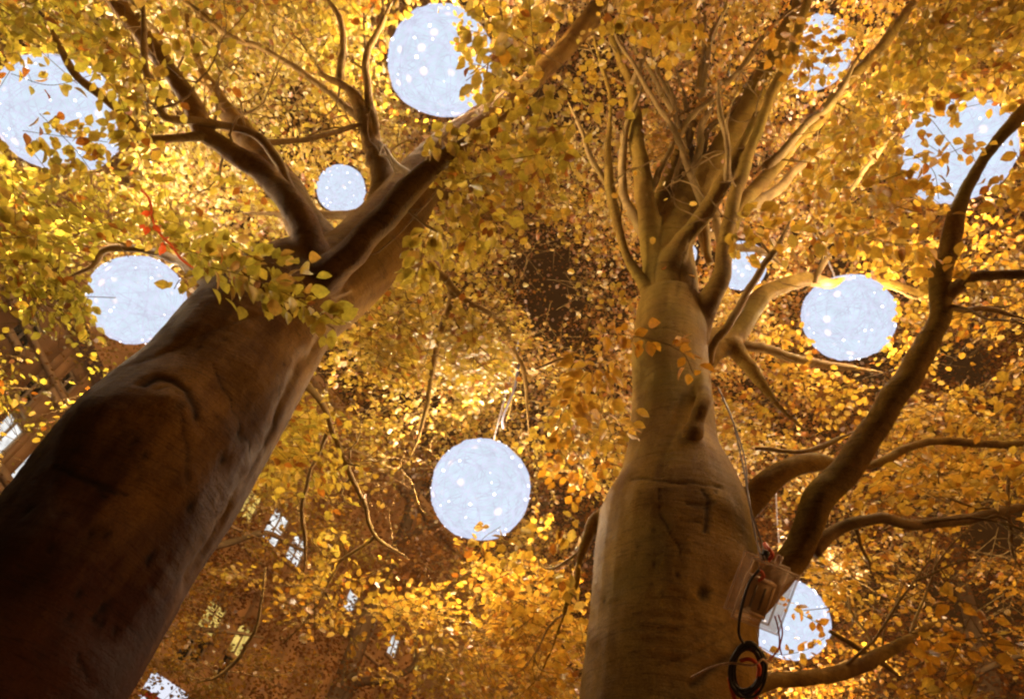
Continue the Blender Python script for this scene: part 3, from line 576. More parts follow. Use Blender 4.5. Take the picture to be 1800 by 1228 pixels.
# ---------------------------------------------------------------- leaf fields
Wm, Hm = 900, 614
front = np.full((Hm, Wm), 99.)
for q in OCC:
    x, y, z = proj(q[:, :3]); r = q[:, 3]*F/z
    for k in range(len(q)-1):
        for t in np.linspace(0, 1, 6):
            cx = (x[k]*(1-t)+x[k+1]*t)/2; cy = (y[k]*(1-t)+y[k+1]*t)/2; rr = max(1.5, (r[k]*(1-t)+r[k+1]*t)/2*1.05+1.5); zz = z[k]
            x0, x1 = int(max(0, cx-rr)), int(min(Wm, cx+rr+1)); y0, y1 = int(max(0, cy-rr)), int(min(Hm, cy+rr+1))
            if x0 < x1 and y0 < y1: front[y0:y1, x0:x1] = np.minimum(front[y0:y1, x0:x1], zz)
cover = [  # leaves allowed in front of the balls: px, py, radius, probability
 (50, 55, 45, .9), (215, 140, 70, .6), (190, 270, 70, .4), (100, 215, 85, .2), (60, 170, 40, .15), (180, 90, 35, .8), (120, 300, 35, .6),
 (850, 70, 52, .85), (860, 150, 48, .55), (830, 40, 30, .5), (312, 498, 14, .9), (878, 928, 14, .9), (850, 950, 14, .9),
 (1640, 230, 50, .32), (1615, 290, 30, .5), (1700, 190, 30, .2), (1760, 330, 22, .9), (1625, 340, 25, .5), (1635, 165, 30, .6), (1690, 320, 60, .15), (1610, 200, 28, .6),
 (1430, 90, 72, .62), (1400, 130, 40, .9), (1330, 440, 20, .95), (1335, 490, 12, .5), (1420, 1130, 30, .6), (1350, 1140, 25, .5), (1400, 1150, 25, .7), (1415, 1070, 10, .5), (1380, 1062, 12, .7), (1203, 447, 30, 0)]
def keep_mask(pos, strict=.94, fr=True):
    x, y, z = proj(pos); keep = z > .5
    u = rng.random(len(pos))
    for px, py, rp, bz in BALLS:
        ins = ((x-px)**2+(y-py)**2 < (rp+5)**2) & (z < bz+.5)
        allow = np.zeros(len(pos))
        for cx, cy, cr, pr in cover: allow = np.maximum(allow, np.where((x-cx)**2+(y-cy)**2 < cr*cr, pr, 0))
        keep &= ~ins | (u < allow*(.9 if fr else 0))
        keep &= ((pos-np.array(P(px, py, bz)))**2).sum(-1) > (rp*bz/F+.30)**2
    if fr:
        ix = np.clip((x/2).astype(int), 0, Wm-1); iy = np.clip((y/2).astype(int), 0, Hm-1)
        b = (x > 0) & (x < 1800) & (y > 0) & (y < 1228) & (front[iy, ix] > z-.05) & (front[iy, ix] < 90)
        keep &= ~(b & (rng.random(len(pos)) < strict))
    keep &= pos[:, 2] > 1.9
    return keep
def unit(v): return v/(np.linalg.norm(v, axis=-1, keepdims=True)+1e-9)
def sprays(c, Ls, K, lsz, tilt, jit=.05):
    """flat, drooping fans of alternate leaves; returns pos, dir, normal, size and twig segments"""
    S = len(c); a = rng.uniform(0, 2*np.pi, S); t = np.stack([np.cos(a), np.sin(a), rng.normal(0, .25, S)-.12], -1); t = unit(t)
    n = unit(np.stack([rng.normal(0, tilt, S), rng.normal(0, tilt, S), np.ones(S)], -1)); s = unit(np.cross(n, t)); n = np.cross(t, s)
    nb = 5                                       # side twigs
    k = np.arange(K); b = k % (nb+1)
    side = np.where(b % 2 == 0, 1, -1)
    ub = -.45+.9*(b+.5)/(nb+1); pos_on = rng.random((S, K))
    ub = ub[None]+rng.normal(0, .03, (S, K))
    ln = (.42-.25*np.abs(ub))[..., ]
    main = (b == nb)[None]
    al = np.where(main, 0, 1.)
    du = np.where(main, pos_on-.5, ub+ln*pos_on*.65)
    dv = np.where(main, 0, side[None]*ln*pos_on)+rng.normal(0, .02, (S, K))
    L_ = Ls[:, None]
    pos = c[:, None]+t[:, None]*(du*L_)[..., None]+s[:, None]*(dv*L_)[..., None]+n[:, None]*rng.normal(0, jit, (S, K))[..., None]
    pos[..., 2] -= (np.abs(dv)**2*.9+np.abs(du)**2*.4)*L_
    ls = rng.choice([-1, 1], (S, K)); ang = np.where(main, 0, side[None]*.95)+ls*rng.uniform(.5, 1.1, (S, K))
    d = t[:, None]*np.cos(ang)[..., None]+s[:, None]*np.sin(ang)[..., None]+rng.normal(0, .22, (S, K, 3)); d[..., 2] -= .18; d = unit(d)
    nn_ = n[:, None]+rng.normal(0, .38, (S, K, 3)); nn_ = unit(nn_-d*(nn_*d).sum(-1, keepdims=True))
    sz = lsz*rng.uniform(.6, 1.2, (S, K))
    seg = []
    seg.append((c-t*Ls[:, None]*.55, c+t*Ls[:, None]*.5))
    for q in range(nb):
        sd_ = 1 if q % 2 == 0 else -1; u0 = -.45+.9*(q+.5)/(nb+1); l0 = .42-.25*abs(u0)
        A_ = c+t*(u0*Ls)[:, None]; B_ = A_+t*(l0*.65*Ls)[:, None]+s*(sd_*l0*Ls)[:, None]; B_[:, 2] -= l0*l0*.9*Ls; seg.append((A_, B_))
    return pos, d, nn_, sz, seg
O8 = np.array([[0, 0], [.33, .22], [.48, .5], [.33, .8], [0, 1.1], [-.33, .8], [-.48, .5], [-.33, .22]])
T_NEAR = (np.array([[x*.8, y, abs(x)*.22-.25*(y-.5)**2] for x, y in O8] + [[0, .5, -.02]]),
          [np.array([[0, 1, 2, 8], [8, 2, 3, 4], [0, 8, 6, 7], [8, 4, 5, 6]])])
T_MID = (np.array([[0, 0, 0], [.36, .25, .06], [.34, .75, .04], [0, 1, -.08], [-.34, .75, .04], [-.36, .25, .06]]), [np.array([[0, 1, 2, 3], [0, 3, 4, 5]])])
T_FAR = (np.array([[0, 0, 0], [.44, .5, .05], [0, 1, 0], [-.44, .5, .05]]), [np.array([[0, 1, 2, 3]])])
def leaf_mesh(name, tpl, pos, d, n, sz, col):
    V0, Fs = tpl; N = len(pos); k = len(V0); s = np.cross(d, n)
    V = pos[:, None]+(s[:, None]*V0[None, :, :1]+d[:, None]*V0[None, :, 1:2]+n[:, None]*V0[None, :, 2:])*sz[:, None, None]
    Fc = [(np.arange(N)[:, None, None]*k+f[None]).reshape(-1, f.shape[1]) for f in Fs]
    me = mesh_np(name, V.reshape(-1, 3), Fc)
    ca = me.color_attributes.new('tint', 'FLOAT_COLOR', 'POINT'); cc = np.ones((N, k, 4), np.float32); cc[..., :3] = col[:, None]
    ca.data.foreach_set('color', cc.ravel()); return me
YEL = np.array([.53, .375, .04]); GRN = np.array([.52, .46, .05]); ORG = np.array([.60, .275, .02]); GLD = np.array([.60, .39, .075]); RST = np.array([.36, .12, .010])
def leaf_cols(pos, layer):
    x, y, z = proj(pos); n = len(pos)
    g_ = np.clip((700-x)/600, 0, 1); o_ = np.clip((x-650)/500, 0, 1)*.45+np.clip((y-550)/600, 0, 1)*.35
    o_ += .35*vnoise(pos*.9, 71); g_ = g_+.25*vnoise(pos*1.1, 33)
    o_ += np.clip((y-650)/400, 0, 1)*np.clip((1000-x)/500, 0, 1)*.45
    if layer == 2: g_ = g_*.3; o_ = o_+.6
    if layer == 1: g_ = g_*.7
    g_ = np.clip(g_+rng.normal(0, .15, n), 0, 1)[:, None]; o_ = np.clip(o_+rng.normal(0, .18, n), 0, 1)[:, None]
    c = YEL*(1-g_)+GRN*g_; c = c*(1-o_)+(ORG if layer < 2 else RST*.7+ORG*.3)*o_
    m = (rng.random(n) < .1)[:, None]; c = np.where(m, GLD*1.1, c)
    m = (rng.random(n) < .07)[:, None]; c = np.where(m, RST, c)
    return c*rng.uniform(.7, 1.2, n)[:, None]
NEAR = """775322515666535888
344311105422112755
553211124310153577
777420164211125733
664641285210067663
542253111221120122
200000110572010012
100003100461100123
000013100130100254
000003114550101232
000002113450002332
000001012340023221""".split()
NEAR = [[int(c) for c in r] for r in NEAR]
MIDM = """777777737777777777
577677737666667777
567777777666777746
677777777677777767
765777787556677776
631226788443566665
421116688344676654
321157524465677666
220266202565686678
221365203675576666
122344334674566555
122333444673466544""".split()
MIDM = [[int(c) for c in r] for r in MIDM]
GAPS = [(965, 470, 80, .9), (1010, 560, 95, .7), (950, 700, 60, .5), (700, 880, 70, .4), (1530, 645, 50, .7), (1745, 930, 60, .97), (1700, 640, 50, .9), (1650, 895, 45, .8), (1530, 1040, 45, .7), (960, 175, 40, .7), (520, 165, 30, .7), (1720, 1080, 60, .6),
        (40, 620, 90, .5), (140, 600, 80, .45), (60, 740, 80, .6), (20, 830, 70, .9), (485, 925, 34, .85), (524, 967, 26, .85), (376, 1086, 32, .75), (426, 1125, 30, .85), (440, 885, 26, .8), (650, 1095, 22, .85), (620, 1056, 20, .8), (694, 1135, 20, .7), (295, 1212, 40, .9), (15, 770, 40, .95), (48, 828, 30, .95), (380, 1150, 60, .6), (340, 1150, 50, .5), (1240, 400, 20, .9), (1770, 1060, 50, .5), (100, 340, 40, .5), (20, 560, 60, .4)]
def cell(m, x, y):
    r = np.clip((y/102.4).astype(int), 0, 11); c = np.clip((x/100).astype(int), 0, 17); return np.array(m)[r, c]
def gap_keep(x, y):
    k = np.ones(len(x))
    for gx, gy, gr, gp in GAPS: k *= 1-gp*np.exp(-(((x-gx)**2+(y-gy)**2)/gr**2)**2)
    return rng.random(len(x)) < k
class Field:
    def __init__(s): s.a = [[], [], [], [], []]; s.seg = []
    def add(s, pos, d, n, sz, col):
        for l, v in zip(s.a, (pos, d, n, sz, col)): l.append(v)
    def get(s): return [np.concatenate(v) for v in s.a]
fields = {('L', 0): Field(), ('R', 0): Field(), ('L', 1): Field(), ('R', 1): Field()}
def scatter(layer, nsp, zr_, Ls, K, lsz, tilt, grid):
    g = 6 if layer == 0 else 14; nc = nsp//g
    x = rng.uniform(-450, 2250, nc); y = rng.uniform(-420, 1500, nc); z = rng.uniform(zr_[0]**2, zr_[1]**2, nc)**.5
    k = rng.random(nc) < cell(grid, x, y)/9.*1.
    lump = vnoise(np.stack([x/75, y/75, z*.8], -1), 5+layer); k &= rng.random(nc) < np.clip(.62+1.35*lump, .06, 1)
    x, y, z = x[k], y[k], z[k]; c = np.repeat(Pn(x, y, z), g, 0); sp = .2 if layer == 0 else .42
    c = c+rng.normal(0, 1, c.shape)*np.array([sp, sp, sp*.28]); x, y, z = proj(c)
    ok = c[:, 2] > 2.3; c = c[ok]; x = x[ok]
    pos, d, n, sz, seg = sprays(c, rng.uniform(*Ls, len(c)), K, lsz, tilt)
    keep_s = np.zeros(pos.shape[:2], bool); flat = pos.reshape(-1, 3); km = keep_mask(flat)
    px, py, pz = proj(flat); km &= gap_keep(px, py)
    # stay roughly inside the photographed masses
    dens = cell(grid, px, py); km &= rng.random(len(px)) < np.clip(dens/3., 0, 1)
    if layer == 0: km &= ~((rng.random(len(px)) < .9) & in_trunk(px, py))
    km = km.reshape(pos.shape[:2]); left = x < 960+rng.normal(0, 60, len(x))
    for key, m in (('L', left), ('R', ~left)):
        mm = km & m[:, None]; f = fields[(key, layer)]
        f.add(pos[mm], d[mm], n[mm], sz[mm], leaf_cols(pos[mm], layer))
        good = km.sum(1) > K*.4
        for A_, B_ in seg:
            mk = keep_mask((A_+B_)/2, 1.) & keep_mask(B_, 1.) & keep_mask(A_, 1.) & m & good; f.seg.append((A_[mk], B_[mk]))
def in_trunk(px, py):
    # silhouettes of the two trunks, which the photo shows bare
    r = np.zeros(len(px), bool)
    for path in (LT[0], LT[1][:20], RT[0], RT[1][:16]):
        x, y, z = proj(path[:, :3]); rr = path[:, 3]*F/z
        for a, b, c_ in zip(x, y, rr): r |= (px-a)**2+(py-b)**2 < (c_*.98)**2
    return r
scatter(0, 1100, (3.1, 4.9), (.4, .6), 34, .064, .35, NEAR)
scatter(1, 9600, (5.3, 9.0), (.5, .8), 50, .055, .4, MIDM)
def mass(px, py, r, z, nsp, key):               # a layered bough of sprays
    a = rng.uniform(0, 6.28, nsp); q = r*np.sqrt(rng.random(nsp)); zz = z+rng.normal(0, .25, nsp); x = px+q*np.cos(a); y = py+q*np.sin(a)
    layer = 0 if z < 4.9 else 1; c = Pn(x, y, zz); pos, d, n, sz, seg = sprays(c, rng.uniform(.4, .6, nsp), 38, .062 if layer == 0 else .056, .35)
    pos, d, n, sz = pos.reshape(-1, 3), d.reshape(-1, 3), n.reshape(-1, 3), sz.ravel(); km = keep_mask(pos); x, y, _ = proj(pos); km &= ~in_trunk(x, y)
    km &= gap_keep(x, y)
    f = fields[(key, layer)]; f.add(pos[km], d[km], n[km], sz[km], leaf_cols(pos[km], layer))
    for A_, B_ in seg:
        mk = keep_mask((A_+B_)/2, 1.) & keep_mask(B_, 1.); f.seg.append((A_[mk], B_[mk]))
for m_ in [(740, 590, 100, 5.6, 34, 'L'), (840, 600, 60, 5.6, 18, 'L'), (660, 570, 60, 5.4, 14, 'L'), (60, 430, 90, 4.4, 8, 'L'), (130, 520, 50, 4.3, 5, 'L'), (20, 520, 40, 4.3, 3, 'L'), (220, 380, 70, 4.6, 5, 'L'), (330, 390, 70, 4.6, 6, 'L'),
           (60, 40, 70, 4.2, 10, 'L'), (170, 50, 60, 4.4, 9, 'L'), (60, 370, 70, 4., 3, 'L'), (880, 320, 80, 5, 22, 'L'), (930, 30, 40, 4.6, 4, 'L'), (930, 1010, 100, 5.3, 18, 'R'), (960, 1130, 100, 5.6, 22, 'R'), (1010, 760, 60, 5., 12, 'R'),
           (1650, 770, 90, 5.6, 20, 'R'), (1480, 1010, 60, 5.6, 12, 'R'), (1720, 830, 80, 5.6, 14, 'R'), (520, 800, 50, 4.8, 9, 'L'), (540, 740, 40, 4.8, 6, 'L'), (1130, 40, 70, 4.6, 12, 'R'), (1540, 320, 90, 4.4, 16, 'R'), (1380, 640, 60, 6, 10, 'R'),
           (1700, 60, 90, 4.5, 16, 'R'), (1620, 130, 60, 4.6, 9, 'R'), (1480, 230, 70, 5, 12, 'R'), (540, 1040, 40, 5, 5, 'L'), (1290, 760, 50, 6, 9, 'R'), (1000, 480, 50, 5.6, 5, 'R')]: mass(*m_)
# hand placed sprigs that cross trunks and balls: pixel path, depth, leaves, leaf size, tree
def sprig(path, z, n, sz, key, spread=26, base_col=None):
    q = catmull(np.array([[a, b, 0] for a, b in path], float), 12)[:, :2]; i = np.sort(rng.uniform(0, len(q)-1, n)); i0 = i.astype(int); f = (i-i0)[:, None]
    c2 = q[i0]*(1-f)+q[np.minimum(i0+1, len(q)-1)]*f; tan = unit(q[np.minimum(i0+1, len(q)-1)]-q[i0]+1e-6)
    nor = np.stack([-tan[:, 1], tan[:, 0]], -1); sd_ = rng.choice([-1, 1], n); off = np.abs(rng.normal(0, spread*.6, n))
    c2 = c2+nor*(sd_*off)[:, None]; zz = z+rng.normal(0, .05, n); pos = Pn(c2[:, 0], c2[:, 1], zz)
    d2 = tan*.6+nor*sd_[:, None]*.9+rng.normal(0, .3, (n, 2)); d2[:, 1] += .35
    d = Pn(c2[:, 0]+d2[:, 0]*10, c2[:, 1]+d2[:, 1]*10, zz+rng.normal(0, .02, n))-pos; d = unit(d)
    view = unit(Cn-pos); nn_ = view*.8+np.array([0, 0, .5])+rng.normal(0, .4, (n, 3)); nn_ = unit(nn_-d*(nn_*d).sum(-1, keepdims=True))
    s_ = sz*rng.uniform(.65, 1.15, n); col = leaf_cols(pos, 0)
    if base_col is not None: col = np.array(base_col)*rng.uniform(.8, 1.2, (n, 1))
    fields[(key, 0)].add(pos, d, nn_, s_, col)
    W_ = Pn(q[:, 0], q[:, 1], np.full(len(q), z)); fields[(key, 0)].seg.append((W_[:-1], W_[1:]))
sprig([(370, 470), (430, 485), (490, 510), (540, 535), (600, 572)], 2.75, 84, .068, 'L', 24)
sprig([(430, 520), (500, 530), (560, 560), (590, 580)], 2.8, 22, .068, 'L', 16)
sprig([(760, 400), (745, 430), (738, 465), (728, 495)], 3.3, 42, .07, 'L', 26)
sprig([(960, 90), (900, 80), (850, 60), (808, 50)], 4., 46, .075, 'L', 28)
sprig([(950, 130), (900, 130), (860, 120), (825, 110)], 4.05, 34, .075, 'L', 22)
sprig([(940, 150), (900, 170), (860, 160)], 4.1, 26, .075, 'L', 18)
sprig([(960, 120), (945, 170), (930, 210)], 3.9, 30, .075, 'L', 22)
sprig([(740, 230), (780, 245), (830, 255), (870, 250)], 3.9, 42, .075, 'L', 26)
sprig([(345, 480), (318, 490), (306, 508)], 3.4, 9, .06, 'L', 10)
sprig([(130, 480), (140, 530), (158, 590)], 4.1, 34, .07, 'L', 16)
sprig([(20, 300), (30, 360), (60, 400)], 3.6, 30, .075, 'L', 34)
sprig([(180, 300), (100, 310), (60, 330)], 3.9, 30, .07, 'L', 26)
sprig([(260, 330), (240, 260), (200, 200)], 3.8, 40, .07, 'L', 34)
sprig([(280, 200), (240, 130), (190, 80), (120, 40)], 3.8, 60, .07, 'L', 36)
sprig([(1060, 585), (1110, 590), (1160, 600), (1200, 620), (1218, 655)], 3.0, 34, .062, 'R', 14, (.70, .34, .02))
sprig([(1050, 640), (1020, 670), (1000, 720), (1010, 780)], 3.6, 70, .075, 'R', 40, (.60, .32, .03))
sprig([(1090, 610), (1050, 650), (1060, 720), (1080, 780)], 3.8, 80, .07, 'R', 40, (.60, .34, .035))
sprig([(1290, 380), (1340, 400), (1400, 410), (1450, 425)], 3.9, 60, .075, 'R', 30)
sprig([(1300, 420), (1320, 460)], 3.9, 14, .07, 'R', 18)
sprig([(1470, 400), (1530, 420), (1600, 430), (1650, 420)], 3.9, 64, .075, 'R', 30)
sprig([(1400, 320), (1470, 330), (1540, 320), (1600, 300)], 3.9, 60, .075, 'R', 36)
sprig([(1690, 500), (1700, 480), (1670, 440)], 3., 12, .062, 'R', 16)
sprig([(1560, 220), (1620, 200), (1660, 240), (1690, 280)], 3.9, 28, .07, 'R', 30)
sprig([(1600, 270), (1640, 300), (1650, 350)], 3.9, 26, .07, 'R', 22)
sprig([(1760, 310), (1755, 345), (1745, 370)], 3.5, 8, .065, 'R', 10)
sprig([(1360, 60), (1420, 90), (1460, 120)], 4.4, 44, .075, 'R', 44)
sprig([(880, 925), (850, 945), (830, 975)], 4.6, 22, .07, 'L', 18)
sprig([(1030, 930), (980, 930), (920, 960), (880, 980)], 4.2, 34, .075, 'R', 26)
sprig([(1010, 985), (990, 1010), (985, 1050)], 4.1, 22, .075, 'R', 20)
sprig([(745, 290), (790, 285), (850, 268), (900, 262)], 4.0, 60, .072, 'L', 26)
sprig([(770, 330), (810, 340), (850, 370), (880, 410)], 4.0, 80, .072, 'L', 34)
sprig([(800, 400), (840, 420), (760, 440)], 4.1, 60, .07, 'L', 30)
sprig([(900, 20), (920, 50), (940, 70)], 4.2, 30, .072, 'L', 36)
sprig([(1060, 20), (1120, 30), (1180, 40), (1230, 30)], 4.1, 90, .072, 'R', 34)
sprig([(400, 425), (450, 455), (510, 475), (550, 520)], 2.9, 46, .066, 'L', 26)
sprig([(330, 440), (390, 460), (450, 470)], 3.2, 50, .066, 'L', 24)
sprig([(20, 130), (90, 150), (170, 130)], 3.9, 16, .07, 'L', 26)
sprig([(40, 230), (110, 240), (190, 250)], 3.9, 44, .07, 'L', 30)
sprig([(70, 200), (130, 260), (160, 300)], 3.9, 36, .07, 'L', 26)
sprig([(170, 120), (215, 180), (225, 250)], 3.8, 40, .07, 'L', 26)
sprig([(1625, 250), (1660, 270), (1700, 260), (1720, 300)], 4.2, 14, .07, 'R', 34)
sprig([(1600, 180), (1650, 170), (1690, 190)], 4.2, 50, .07, 'R', 26)
sprig([(1370, 30), (1400, 90), (1420, 140)], 4.5, 40, .07, 'R', 34)
sprig([(1335, 1135), (1370, 1150), (1420, 1140), (1450, 1120)], 4.6, 16, .065, 'R', 12)
sprig([(1395, 1070), (1420, 1085), (1450, 1100)], 4.6, 14, .065, 'R', 7)
sprig([(1060, 850), (1000, 820), (960, 800)], 4.4, 40, .07, 'R', 34, (.66, .30, .018))
sprig([(270, 370), (268, 400), (300, 440)], 3.95, 12, .05, 'L', 8, (.85, .12, .02))

def finish_tree(root, key):
    f0 = fields[(key, 0)]; f1 = fields[(key, 1)]
    pos, d, n, sz, col = f0.get(); x, y, z = proj(pos)
    inside = (x > 0) & (x < 1800) & (y > 0) & (y < 1228); rank = np.argsort(-(sz/z)*inside)[:300]
    m = np.ones(len(pos), bool); m[rank] = False
    # shared meshes: five tints x three sizes
    kinds = []
    cs = col[rank]; order = np.argsort(cs[:, 1]/cs[:, 0]); groups = np.array_split(order, 6)
    for gidx in groups:
        c = cs[gidx].mean(0); me = leaf_mesh('leaf', T_NEAR, np.zeros((1, 3)), np.array([[0, 1., 0]]), np.array([[0, 0, 1.]]), np.ones(1), c[None]); me.materials.append(LEAF)
        for i in gidx:
            k = rank[i]; s_ = np.cross(d[k], n[k])*sz[k]; o = bpy.data.objects.new('leaf', me); link(o, root)
            MM = Matrix(((s_[0], d[k][0]*sz[k], n[k][0]*sz[k], pos[k][0]-root.location.x), (s_[1], d[k][1]*sz[k], n[k][1]*sz[k], pos[k][1]-root.location.y),
                         (s_[2], d[k][2]*sz[k], n[k][2]*sz[k], pos[k][2]-root.location.z), (0, 0, 0, 1)))
            o.matrix_local = MM
    part('foliage', leaf_mesh('foliage', T_NEAR, pos[m], d[m], n[m], sz[m], col[m]), LEAF, root, 'stuff')
    a = f1.get(); part('foliage', leaf_mesh('foliage', T_MID, *a), LEAF, root, 'stuff')
    for f, r0 in ((f0, .0030), (f1, .0042)):
        A_ = np.concatenate([s[0] for s in f.seg]); B_ = np.concatenate([s[1] for s in f.seg])
        t = unit(B_-A_); u = unit(np.cross(t, [.3, .2, .9])); v = np.cross(t, u); V = []
        for k in range(3):
            o = u*math.cos(k*2.094)+v*math.sin(k*2.094); V += [A_+o*r0, B_+o*r0*.55]
        V = np.stack(V, 1).reshape(-1, 3); b = np.arange(len(A_))[:, None, None]*6
        Q = (b+np.array([[0, 2, 3, 1], [2, 4, 5, 3], [4, 0, 1, 5]])[None]).reshape(-1, 4)
        part('twigs', mesh_np('twigs', V, [Q]), BARK2, root, 'stuff')
    print('leaves', key, len(pos), len(a[0]))
finish_tree(tl, 'L'); finish_tree(tr, 'R')

# ---------------------------------------------------------------- trees further back
FARM = [[9]*18 for _ in range(12)]
for r in range(5, 12):
    for c_ in range(0, 4): FARM[r][c_] = 5
for r, c_ in ((6, 0), (6, 1), (7, 0), (8, 0), (5, 0)): FARM[r][c_] = 2
back = [  # px range of crown, depth range, trunk px, base dist, lean, label
 (-450, 330, 10, 15, 60, 12, 'background beech whose brown leaves hang before the townhouse at far left'),
 (330, 700, 9.5, 15, 600, 13, 'background beech seen behind the fork of the left tree'),
 (700, 1010, 11, 18, 905, 15, 'background beech with dark rusty crown above the central ball'),
 (1010, 1320, 10, 16, 1075, 14, 'background beech behind the many stems of the right tree'),
 (1320, 1600, 9.5, 15, 1500, 13, 'background beech behind the round ball left of the curved limb'),
 (1600, 2250, 10, 17, 1760, 14, 'background beech with dark gaps at the right edge of the view')]
for bi, (x0, x1, z0, z1, tpx, D, lab) in enumerate(back):
    b0 = P(tpx, 1228, zD(tpx, 1228, D)); root = empty('beech_tree', (b0.x, b0.y, 0)); tag(root, lab, 'tree', 'beech trees')
    top = Vector((b0.x, b0.y, 15)); rs = np.random.default_rng(bi+50)
    pth = np.array([[b0.x+rs.normal(0, .12), b0.y+rs.normal(0, .12), h, .27*(1-h/17)+.02] for h in np.linspace(-.1, 15, 10)])
    part('trunk', Acc().tube(catmull(pth, 5), sides=14, wob=.08).mesh('trunk', True), BARK3, root)
    for k in range(9):
        h = 3.5+k*1.15+rs.uniform(-.3, .3); a = rs.uniform(0, 6.28); Lb = rs.uniform(2.5, 4.2)*(1-.03*k)
        pts = [[b0.x+math.cos(a+rs.normal(0, .12))*Lb*t, b0.y+math.sin(a+rs.normal(0, .12))*Lb*t, h+Lb*t*.55-t*t*.7+rs.normal(0, .07), .085*(1-t)+.012] for t in np.linspace(0, 1, 6)]
        part('branch', Acc().tube(catmull(np.array(pts), 5), sides=7, wob=.1).mesh('branch', True), BARK3, root)
    frac = (x1-x0)/2700.; ns = int(14000*frac)
    x = rng.uniform(x0-50, x1+50, ns); y = rng.uniform(-420, 1560, ns); z = rng.uniform(z0**2, z1**2, ns)**.5
    k = (rng.random(ns) < cell(FARM, x, y)/9.); k &= rng.random(ns) < np.clip(.68+1.3*vnoise(np.stack([x/95, y/95, z*.5], -1), 44), .08, 1)
    x, y, z = x[k], y[k], z[k]; h = rng.integers(0, max(1, len(x)//14), len(x)); cc_ = Pn(x[h], y[h], z[h])
    c = np.where(rng.random(len(x))[:, None] < .25, Pn(x, y, z), cc_+rng.normal(0, 1, cc_.shape)*np.array([.8, .8, .25])); c = c[c[:, 2] > 2.2]
    pos, d, n, sz, seg = sprays(c, rng.uniform(.9, 1.5, len(c)), 58, .076, .5, .10)
    pos, d, n, sz = pos.reshape(-1, 3), d.reshape(-1, 3), n.reshape(-1, 3), sz.ravel()
    km = keep_mask(pos, fr=False); px, py, pz = proj(pos); km &= gap_keep(px, py)
    pos, d, n, sz = pos[km], d[km], n[km], sz[km]
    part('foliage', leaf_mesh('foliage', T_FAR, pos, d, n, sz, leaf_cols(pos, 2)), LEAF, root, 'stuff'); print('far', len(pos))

# ---------------------------------------------------------------- damp night air round the lamps
hz = Acc(); hz.box((-60, -60, -1.3), (120, 0, 0), (0, 120, 0), (0, 0, 36)); hm, hnt, hout = new_mat('night_haze')
pv = hnt.nodes.new('ShaderNodeVolumePrincipled'); pv.inputs['Color'].default_value = (.98, .74, .48, 1); pv.inputs['Density'].default_value = .0013; hnt.links.new(pv.outputs[0], hout.inputs['Volume'])
tag(part('haze', hz.mesh('haze'), hm, None), kind='stuff')
# ---------------------------------------------------------------- clear box and its cables on the right tree
def glassy(name, col, alpha):
    m, nt, out = new_mat(name); N = nt.nodes.new; L = nt.links.new
    bs = N('ShaderNodeBsdfPrincipled'); bs.inputs['Base Color'].default_value = (*col, 1); bs.inputs['Roughness'].default_value = .12
    tp = N('ShaderNodeBsdfTransparent'); tp.inputs[0].default_value = (.97, .93, .88, 1)
    mx = N('ShaderNodeMixShader'); mx.inputs[0].default_value = alpha; L(tp.outputs[0], mx.inputs[1]); L(bs.outputs[0], mx.inputs[2]); L(mx.outputs[0], out.inputs[0]); return m
CLEAR = glassy('clear_plastic', (.6, .45, .32), .12); RIM = glassy('clear_rim', (.7, .55, .42), .42)
zx = zb-.5
def wpt(px, py, dz=0.): return np.array(P(px, py, zx+dz))
box = empty('plastic_box', P(1345, 1040, zx)); tag(box, 'clear plastic junction box hanging beside the right trunk in front of a ball', 'box')
c00 = wpt(1325, 982); c10 = wpt(1402, 1012); c01 = wpt(1288, 1082)
ex = c10-c00; ey = c01-c00; ez = np.cross(ex, ey); ez = ez/np.linalg.norm(ez)*.10
if ez @ (wpt(1345, 1040)-Cn) < 0: ez = -ez
t_ = .006; e1 = ex/np.linalg.norm(ex); e2 = ey/np.linalg.norm(ey); e3 = ez/np.linalg.norm(ez)
A = Acc(); lx, ly, lz = np.linalg.norm(ex), np.linalg.norm(ey), .10
A.box(c00, ex, ey, e3*t_*.5); A.box(c00+e3*lz, ex, ey, e3*t_*.5)
A.box(c00+e3*t_, e1*t_*.5, ey, e3*(lz-t_*1.2)); A.box(c00+ex-e1*t_*.5+e3*t_, e1*t_*.5, ey, e3*(lz-t_*1.2))
A.box(c00+e3*t_+e1*t_, ex-e1*2*t_, e2*t_*.5, e3*(lz-t_*1.2)); A.box(c01-e2*t_*.5+e3*t_+e1*t_, ex-e1*2*t_, e2*t_*.5, e3*(lz-t_*1.2))
part('casing', A.mesh('casing'), CLEAR, box)
A = Acc(); s_ = .008
for z_ in (-s_, lz):
    A.box(c00-e1*s_+e3*z_, ex+e1*2*s_, -e2*s_, e3*s_); A.box(c01-e1*s_+e3*z_, ex+e1*2*s_, e2*s_, e3*s_)
    A.box(c00-e1*s_+e3*(z_+.0005), e1*s_, ey, e3*s_*.9); A.box(c00+ex+e3*(z_+.0005), e1*s_, ey, e3*s_*.9)
part('rim', A.mesh('rim'), RIM, box)
A = Acc(); i0 = c00+ex*.10+ey*.28+e3*.03; A.box(i0, ex*.62, ey*.62, e3*.045); tf = part('transformer', A.mesh('transformer'), simple('transformer_case', (.40, .27, .11), .5, nscale=20), box)
A = Acc()
for z_, k in ((-.003, 0),):
    A.box(i0+e3*z_, ex*.62, ey*.06, e3*.004); A.box(i0+ey*.56+e3*z_, ex*.62, ey*.06, e3*.004)
    A.box(i0+ey*.06+e3*z_, ex*.07, ey*.50, e3*.004); A.box(i0+ex*.55+ey*.06+e3*z_, ex*.07, ey*.50, e3*.004)
part('transformer_edge', A.mesh('edge'), simple('pale_plastic', (.55, .42, .28), .5), box)
